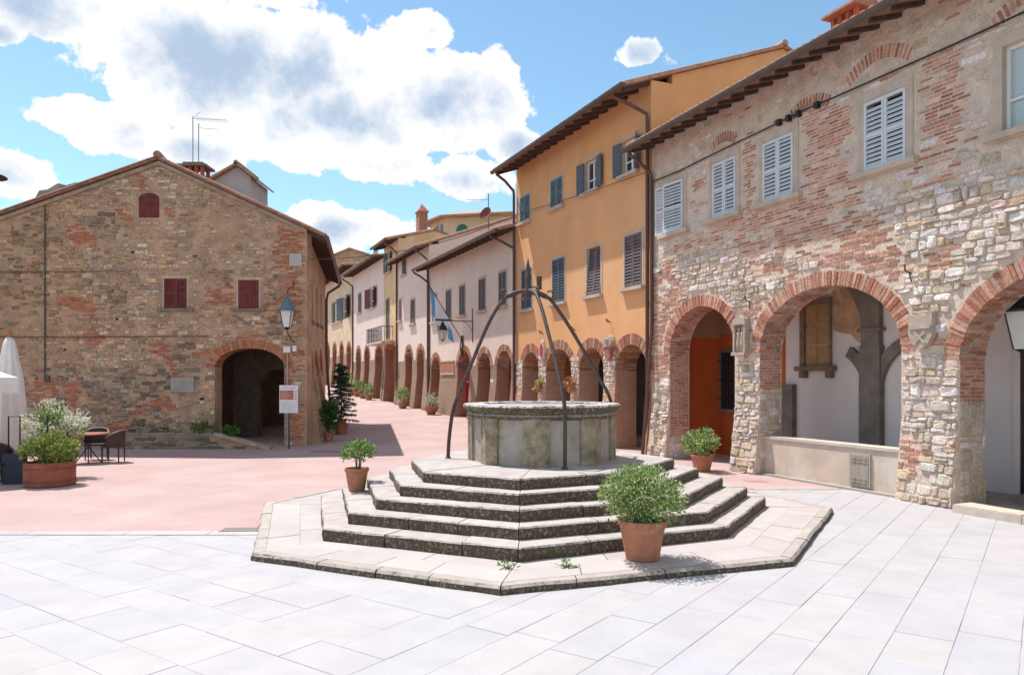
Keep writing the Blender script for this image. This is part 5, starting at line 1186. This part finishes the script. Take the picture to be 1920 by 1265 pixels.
# ================================================================== plants
def foliage(mb, c, rad, n, size, cols, r, shell_=.55, zmin=None, clumps=14):
    cl = []
    for _ in range(clumps):
        d = Vector((r.gauss(0, 1), r.gauss(0, 1), r.gauss(0, 1))).normalized() * r.uniform(.35, .95); cl.append((d, r.uniform(.28, .5), r.uniform(.8, 1.2)))
    for i in range(n):
        d, s, tone = r.choice(cl); p = d + Vector((r.gauss(0, 1), r.gauss(0, 1), r.gauss(0, 1))) * s * .55
        if p.length > 1.12: p *= 1.05 / p.length
        P = Vector((c[0] + p.x * rad[0], c[1] + p.y * rad[1], c[2] + p.z * rad[2]))
        if zmin is not None and P.z < zmin: P.z = zmin + r.uniform(0, .04)
        ax = (p.normalized() + Vector((r.gauss(0, .6), r.gauss(0, .6), r.gauss(0, .6) + .35))).normalized(); sd_ = ax.orthogonal().normalized(); sd_.rotate(Matrix.Rotation(r.uniform(0, 6.28), 3, ax)); nn = ax.cross(sd_)
        L_ = size * r.uniform(.7, 1.35); w = L_ * .42; col = r.choice(cols); k = tone * r.uniform(.8, 1.2); col = tuple(x * k for x in col)
        a = P; b = P + ax * L_; m1 = P + ax * L_ * .5 + sd_ * w * .5 + nn * w * .12; m2 = P + ax * L_ * .5 - sd_ * w * .5 + nn * w * .12
        mb.add([tuple(a), tuple(m1), tuple(b), tuple(m2)], [(0, 1, 2), (0, 2, 3)], col)
GREEN = [(.05, .13, .022), (.09, .21, .03), (.15, .28, .05), (.22, .34, .08), (.30, .39, .13)]
VARIEG = [(.08, .19, .03), (.15, .28, .05), (.27, .36, .10), (.42, .46, .20), (.50, .52, .30)]
def pot_geo(R0, R1, h, rimh, n=28):
    q = MB(); q.lathe([(R0 * .97, 0), (R0, .015), (R0 + (R1 * .92 - R0) * .5, (h - rimh) * .5), (R1 * .92, h - rimh), (R1 * .93, h - rimh + .004), (R1, h - rimh + .012), (R1 * 1.01, h - .02), (R1, h), (R1 * .9, h), (R1 * .88, h - .05), (R1 * .86, h - .07)], n=n, jit=.004, seed=4); return q
def potted(name, loc, R0, R1, h, rad, czoff, n, leaf, cols, label, seed, group=None, pmat=None, stems=5, cat='potted plant', offx=0):
    e = empty(name, loc, seed * .7, label, cat, group); r = random.Random(seed)
    pot_geo(R0, R1, h, h * .16).build('pot', pmat or M_terra, e, smooth=True)
    q = MB(); q.lathe([(R1 * .86, h - .075), (R1 * .5, h - .05), (.01, h - .04)], n=16); q.build('soil', M_soil, e)
    q = MB()
    for i in range(stems):
        a = r.uniform(0, 6.28); q.tube([(R1 * .25 * math.cos(a), R1 * .25 * math.sin(a), h - .06), (rad[0] * .3 * math.cos(a), rad[1] * .3 * math.sin(a), h + czoff * .6), (rad[0] * .55 * math.cos(a) + offx, rad[1] * .55 * math.sin(a), h + czoff)], [.012, .010, .005], 5)
    q.build('stems', M_bark, e)
    q = MB(); foliage(q, (offx, 0, h + czoff), rad, n, leaf, cols, r, zmin=h - .05, clumps=26 if n > 3000 else 15); q.build('foliage', M_leaf, e, recalc=False)
    return e
potted('potted_shrub', (1.54, 8.82, .095), .195, .29, .47, (.47, .46, .34), .26, 7500, .046, GREEN[1:] + VARIEG[1:] + VARIEG[3:], 'leafy green shrub in a large terracotta pot on the apron below the steps', 1)
potted('potted_shrub', (-2.52, 12.12, .412), .13, .195, .37, (.26, .26, .17), .26, 900, .06, VARIEG[:4] + GREEN[:2], 'small yellow-green shrub in a terracotta pot standing on a step of the platform', 2)
potted('potted_shrub', (4.62, 18.15, .0), .19, .28, .40, (.43, .43, .31), .28, 2200, .075, VARIEG, 'variegated shrub in a terracotta pot by the red-walled arch', 3)
# cafe planters
e = empty('barrel_planter', (-9.72, 15.7, 0), 0, 'round red-brown tub planter with a dense golden green shrub at the cafe', 'planter'); r = random.Random(5)
q = MB(); q.lathe([(.46, 0), (.48, .02), (.485, .46), (.47, .50), (.44, .50), (.43, .44)], n=14); q.build('tub', mat('red_brown_tub', (.27, .085, .05), var=.2, vscale=4, rough=.7), e)
for z in (.10, .36): q = MB(); q.lathe([(.484, z), (.492, z + .005), (.492, z + .035), (.484, z + .04)], n=14); q.build('hoop', mat('tub_hoop', (.22, .07, .045), var=.2), e)
q = MB(); q.lathe([(.43, .44), (.01, .46)], n=14); q.build('soil', M_soil, e)
q = MB(); foliage(q, (0, 0, .72), (.50, .48, .36), 3600, .075, [(.16, .22, .035), (.24, .28, .05), (.33, .35, .08), (.11, .17, .03), (.40, .40, .13)], r, zmin=.48, clumps=22); q.build('foliage', M_leaf, e, recalc=False)
e = empty('flowering_shrub', (-10.35, 16.9, 0), 0, 'tall shrub covered in white flowers in a dark pot behind the tub planter', 'potted plant'); r = random.Random(6)
pot_geo(.22, .30, .62, .08).build('pot', mat('dark_pot', (.045, .03, .028), var=.1, rough=.4), e, smooth=True)
q = MB()
for i in range(7): a = i * .9; q.tube([(.05 * math.cos(a), .05 * math.sin(a), .55), (.25 * math.cos(a), .25 * math.sin(a), .9), (.42 * math.cos(a), .42 * math.sin(a), 1.35)], [.018, .012, .006], 5)
q.build('stems', M_bark, e)
q = MB(); foliage(q, (0, 0, 1.05), (.55, .5, .5), 1500, .075, GREEN, r, clumps=18); foliage(q, (0, 0, 1.28), (.62, .55, .44), 3000, .075, [(.72, .70, .62), (.78, .76, .70), (.64, .63, .50), (.42, .44, .22)], r, clumps=22); q.build('foliage', M_leaf, e, recalc=False)
def bush(name, loc, rad, n, leaf, cols, label, seed, cat='shrub'):
    e = empty(name, loc, 0, label, cat); r = random.Random(seed); q = MB()
    for i in range(4): a = i * 1.7; q.tube([(0, 0, 0), (rad[0] * .5 * math.cos(a), rad[1] * .5 * math.sin(a), rad[2] * 1.1)], [.012, .005], 4)
    q.build('stems', M_bark, e); q = MB(); foliage(q, (0, 0, rad[2] * .95), rad, n, leaf, cols, r, zmin=.0); q.build('foliage', M_leaf, e, recalc=False); return e
bush('trailing_shrub', (LX - 3.15, LY - .60, .50), (.46, .22, .20), 900, .07, [(.17, .21, .05), (.24, .26, .08), (.11, .15, .04)], 'yellow-green shrub growing on top of the low rubble wall', 11)
potted('potted_shrub', (LX - 2.35, LY - .30, .02), .14, .2, .3, (.36, .22, .22), .25, 700, .08, GREEN[:3], 'dark green potted shrub in the brick arch opening behind the low wall', 12)
def conifer(loc, h, R, label, seed):
    e = empty('potted_conifer', loc, 0, label, 'tree'); r = random.Random(seed); pot_geo(.2, .27, .4, .07).build('pot', M_terra, e, smooth=True)
    q = MB(); q.tube([(0, 0, .35), (0, 0, h * .96)], [.04, .008], 6); q.build('trunk', M_bark, e); q = MB()
    for i in range(60):
        z = .5 + (h - .55) * (i / 59) ** .9; a = i * 2.4; L_ = R * (1 - (z - .4) / h) * r.uniform(.75, 1.15) + .08; tip_ = Vector((L_ * math.cos(a), L_ * math.sin(a), z - .05 * L_ + .1 * r.random())); b0 = Vector((0, 0, z + .06))
        for k in range(110):
            t = r.uniform(.1, 1); p = b0.lerp(tip_, t); dv = Vector((r.gauss(0, 1), r.gauss(0, 1), r.gauss(0, .7))).normalized() * .11 * (1.25 - t * .5); sd_ = dv.orthogonal().normalized() * .016
            q.add([tuple(p - sd_), tuple(p + sd_), tuple(p + dv)], [(0, 1, 2)], jc(r.choice([(.02, .05, .025), (.03, .075, .03), (.05, .10, .04)]), .2, r))
    q.build('crown', M_leaf, e, recalc=False)
s_pt = lambda u, d: (LX + SDIR.x * u + SIN.x * d, LY + SDIR.y * u + SIN.y * d)
cx_, cy_ = s_pt(4.1, -.95); conifer((cx_, cy_, gz(cy_)), 2.6, .75, 'tall dark potted conifer against the street side of the gable house', 4)
cx_, cy_ = s_pt(1.3, -.62); potted('potted_palm', (cx_, cy_, gz(cy_)), .13, .19, .32, (.22, .2, .55), .55, 420, .2, [(.05, .12, .03), (.08, .16, .04)], 'upright green potted plant at the corner buttress of the gable house', 14)
cx_, cy_ = s_pt(7.2, -.85); potted('potted_shrub', (cx_, cy_, gz(cy_)), .16, .22, .34, (.3, .3, .3), .25, 300, .09, GREEN[:3], 'small dark potted shrub beyond the tall conifer', 15)
PLT = [(19.0, .62, .40, (.52, .45, .38), .36, [(.35, .37, .26), (.45, .46, .36), (.26, .30, .17), (.55, .54, .45)], 'wide terracotta bowl with a silvery shrub under the terracotta panel'),
       (24.6, .5, .34, (.40, .36, .42), .42, GREEN + VARIEG[2:], 'terracotta pot with leafy shrub between the arches of the rosy house'),
       (35.4, .6, .36, (.55, .45, .6), .5, GREEN[:4], 'terracotta pot with a rounded green shrub by the rose house arch'),
       (37.4, .55, .36, (.4, .4, .42), .36, VARIEG[2:], 'terracotta pot with pale flowers on the rose house pier'),
       (39.3, .6, .38, (.6, .5, .7), .55, GREEN[:4], 'terracotta pot with a tall green shrub far up the street'),
       (33.6, .5, .34, (.36, .34, .4), .34, VARIEG, 'small terracotta pot with cream flowers below the balcony end')]
for i, (s_, dd_, hh, rad, cz, cols, lab) in enumerate(PLT):
    p = so(s_, -.75); potted('potted_shrub', (p.x, p.y, gz(p.y)), .2, .3 if i else .42, hh, rad, cz, 700, .10, cols, lab, 30 + i)
for s_, cols, lab in ((7.25, [(.42, .36, .10), (.50, .45, .2), (.2, .25, .06)], 'pale yellow flower basket on a pier of the orange house'), (4.65, [(.46, .17, .07), (.50, .24, .12), (.3, .16, .07)], 'dried orange flower basket on the middle pier of the orange house')):
    e = empty('wall_basket', tuple(so(s_, -.2, 1.85)), TH_O, lab, 'flower basket'); q = MB(); q.lathe([(.06, -.1), (.13, .04), (.15, .12), (.12, .12)], n=10); q.tube([(0, 0, 0), (0, .2, .2)], .015, 5); q.build('basket', M_terra, e); q = MB(); foliage(q, (0, 0, .2), (.3, .22, .2), 260, .11, cols, random.Random(int(s_ * 10)), clumps=6); q.build('flowers', M_leaf, e, recalc=False)

# ================================================================== cafe furniture
def wicker_chair(loc, rz, label, group=None):
    e = empty('wicker_chair', loc, rz, label, 'chair', group)       # faces local -y
    q = MB(); q.box(-.24, .24, -.24, .22, .40, .45); q.build('seat', M_darkw, e)
    q = MB(); n = 14; vs = []
    for i in range(n + 1):
        a = R_(200 - 220 * i / n) ; hb = .86 - .20 * abs(i / n * 2 - 1) ** 2.2; x_, y_ = .29 * math.cos(a), .27 * math.sin(a) * 1.0
        for dx in (1.0, .9): vs += [(x_ * dx, y_ * dx, .42), (x_ * 1.05 * dx, y_ * 1.08 * dx, hb)]
    fs = []
    for i in range(n): a = i * 4; b = a + 4; fs += [(a, b, b + 1, a + 1), (a + 2, a + 3, b + 3, b + 2), (a + 1, b + 1, b + 3, a + 3), (a, a + 2, b + 2, b)]
    q.add(vs, fs + [(0, 1, 3, 2), (n * 4, n * 4 + 2, n * 4 + 3, n * 4 + 1)]); q.build('backrest', M_darkw, e)
    q = MB(); q.tube([(.29 * 1.05 * math.cos(R_(200 - 220 * i / n)), .29 * math.sin(R_(200 - 220 * i / n)), .865 - .20 * abs(i / n * 2 - 1) ** 2.2) for i in range(n + 1)], .022, 6); q.build('rim', mat('wicker_rim', (.16, .12, .10), var=.1, rough=.5), e, smooth=True)
    lm = MB(); lm.tube([(0, 0, 0), (0, 0, .41)], [.016, .022], 6); lme = lm.mesh('leg', M_darkw)
    for sx in (-.21, .21):
        for sy in (-.21, .2): o = link('leg', lme, None, e); o.location = (sx, sy, 0); 
    return e
t = empty('cafe_table', (-11.35, 20.0, 0), 0, 'round red-brown cafe table on crossed dark legs by the gable wall', 'table')
q = MB(); q.lathe([(.50, .755), (.52, .765), (.52, .785), (.50, .79)], n=28); q.build('table_top', M_tabletop, t)
for a in (30, 120, 210, 300): q = MB(); c_, s_ = math.cos(R_(a)), math.sin(R_(a)); q.tube([(.30 * c_, .30 * s_, 0), (-.22 * c_, -.22 * s_, .755)], .014, 6); q.build('leg', M_black, t)
wicker_chair((-10.75, 20.15, 0), R_(-82), 'dark wicker armchair facing the cafe table from the arch side')
wicker_chair((-11.75, 19.55, 0), R_(95), 'dark wicker armchair half hidden behind the flowering shrub')
wicker_chair((-11.55, 20.75, 0), R_(10), 'dark wicker armchair behind the cafe table near the wall')
wicker_chair((-10.95, 15.9, 0), R_(70), 'dark wicker armchair under the parasols beside the blue menu box')
wicker_chair((-11.9, 16.6, 0), R_(-60), 'dark wicker armchair at the foot of the folded parasol')
mb_ = empty('menu_stand', (-10.62, 15.95, 0), R_(12), 'dark blue menu box with a tall thin metal frame at the cafe', 'menu stand')
q = MB(); q.box(-.2, .2, -.12, .12, 0, .62); q.prism([(-.2, -.12), (.2, -.12), (.2, .12), (-.2, .12)], .621, .64); q.build('box', mat('dark_blue_board', (.018, .03, .055), var=.1, rough=.4), mb_)
q = MB(); q.tube([(-.2, .2, 0), (-.2, .2, 1.42), (.55, .2, 1.42), (.55, .2, 0)], .018, 6); q.tube([(.02, .2, 0), (.02, .2, 1.42)], .016, 6); q.build('frame', M_black, mb_)
# parasols
e = empty('folded_parasol', (-12.12, 18.0, 0), 0, 'folded cream parasol with a wooden finial beside the cafe', 'parasol')
q = MB(); q.tube([(0, 0, 0), (0, 0, 3.3)], .03, 8); q.build('pole', M_lw, e)
q = MB(); n = 40; prof = [(.06, 3.24), (.13, 3.1), (.19, 2.7), (.25, 2.3), (.30, 1.7), (.34, 1.0), (.37, .55)]; vs = []
for R2_, z in prof:
    for j in range(n): a = 2 * math.pi * j / n; f_ = 1 + .16 * math.cos(a * 9 + z * .3) * min(1, (3.3 - z)); vs.append((R2_ * f_ * math.cos(a), R2_ * f_ * math.sin(a), z))
q.add(vs, [(i * n + j, i * n + (j + 1) % n, (i + 1) * n + (j + 1) % n, (i + 1) * n + j) for i in range(len(prof) - 1) for j in range(n)] + [tuple(range(n))]); q.build('canvas', M_cloth, e, smooth=True)
q = MB(); q.lathe([(.03, 3.24), (.07, 3.28), (.08, 3.33), (.05, 3.38), (.01, 3.40)], n=12); q.build('finial', mat('orange_wood', (.36, .14, .06), var=.1), e, smooth=True)
q = MB(); q.lathe([(.34, 0), (.34, .07), (.08, .1), (.05, .35)], n=16); q.build('foot', M_grey, e)
e = empty('open_parasol', (-12.0, 16.0, 0), 0, 'open cream parasol with a short valance at the edge of the cafe', 'parasol')
q = MB(); q.tube([(0, 0, 0), (0, 0, 2.68)], .03, 8); q.build('pole', M_lw, e)
q = MB(); sq = [(1.42 * math.cos(R_(90 * k)), 1.42 * math.sin(R_(90 * k))) for k in range(4)]; vs = [(x_, y_, 2.26) for x_, y_ in sq] + [(0, 0, 2.72)] + [(x_ * 1.01, y_ * 1.01, 1.93) for x_, y_ in sq]
q.add(vs, [(0, 1, 4), (1, 2, 4), (2, 3, 4), (3, 0, 4)] + [(k, (k + 1) % 4, 5 + (k + 1) % 4, 5 + k) for k in range(4)]); q.build('canvas', M_cloth, e, recalc=False)
q = MB(); q.lathe([(.34, 0), (.34, .07), (.08, .1), (.05, .35)], n=16); q.build('foot', M_grey, e)
# street lamp whose hood just shows at the picture edge
e = empty('street_lamp', (-13.35, 19.0, 0), 0, 'black street lamp post with a round hood beside the cafe terrace', 'street lamp')
q = MB(); q.lathe([(.14, 0), (.14, .1), (.07, .2), (.055, 1.0), (.04, 1.05), (.035, 6.9), (.05, 6.95), (.02, 7.0)], n=12); q.build('post', M_black, e)
q = MB(); q.lathe([(.08, 7.0), (.2, 7.34), (.2, 7.36)], n=12); q.build('glass', MATS['frosted_lantern_glass'], e); q = MB(); q.lathe([(.44, 7.37), (.43, 7.40), (.2, 7.5), (.16, 7.64), (.1, 7.66), (.01, 7.72)], n=14); q.build('hood', M_black, e)
# lantern in the near arch
lantern('arch_lantern', on_R(10.15, 1.0, 2.62), TH_R + R_(45), 'square black lantern hanging inside the near arch', 1.6)
q = MB(); q.tube([(0, 0, 0), (0, 0, .88)], .015, 5); o = q.build('lantern_chain', M_black); o.location = on_R(10.15, 1.0, 3.98); tag(o, 'short iron rod holding the lantern under the portico ceiling', 'rod')
# drain grate, manhole, weeds
gr = empty('drain_grate', (-3.98, 10.98, .0), R_(2), 'rectangular iron drain grate at the edge of the red paving', 'drain grate')
q = MB(); q.box(-.30, .30, -.16, .16, -.02, .004); q.build('frame', mat('drain_dark', (.10, .085, .075), var=.2), gr)
q = MB(); q.box(-.014, .014, -.14, .14, 0, .018); bme = q.mesh('bar', mat('drain_bar', (.34, .31, .29), rough=.6, metal=.3, var=.1))
for i in range(12): o = link('bar', bme, None, gr); o.location = (-.27 + i * .049, 0, 0)
q = MB(); q.box(-.22, .22, -.18, .18, -.02, .004); o = q.build('manhole_cover', mat('manhole_stone', (.40, .24, .21), var=.15, vscale=8)); o.location = (5.35, 16.4, 0); tag(o, 'small square cover set into the red paving near the stone pier', 'manhole cover')
q = MB(); q.box(-.5, .5, -.18, .18, -.02, .005); o = q.build('manhole_cover', mat('grey_cover', (.26, .21, .19), var=.15, vscale=8)); o.location = (LX + 1.0, LY - 1.35, gz(LY - 1.35)); tag(o, 'long dark cover in the shaded red paving by the gable house corner', 'manhole cover')
for (x_, y_, lab, sd__) in ((-.05, 8.36, 'small green weed at the foot of the lowest step corner', 1), (.62, 8.42, 'tiny weed growing from the lowest step joint', 2)):
    bush('weed', (x_, y_, .09), (.10, .05, .04), 60, .045, GREEN[2:], lab, 50 + sd__, 'weed')
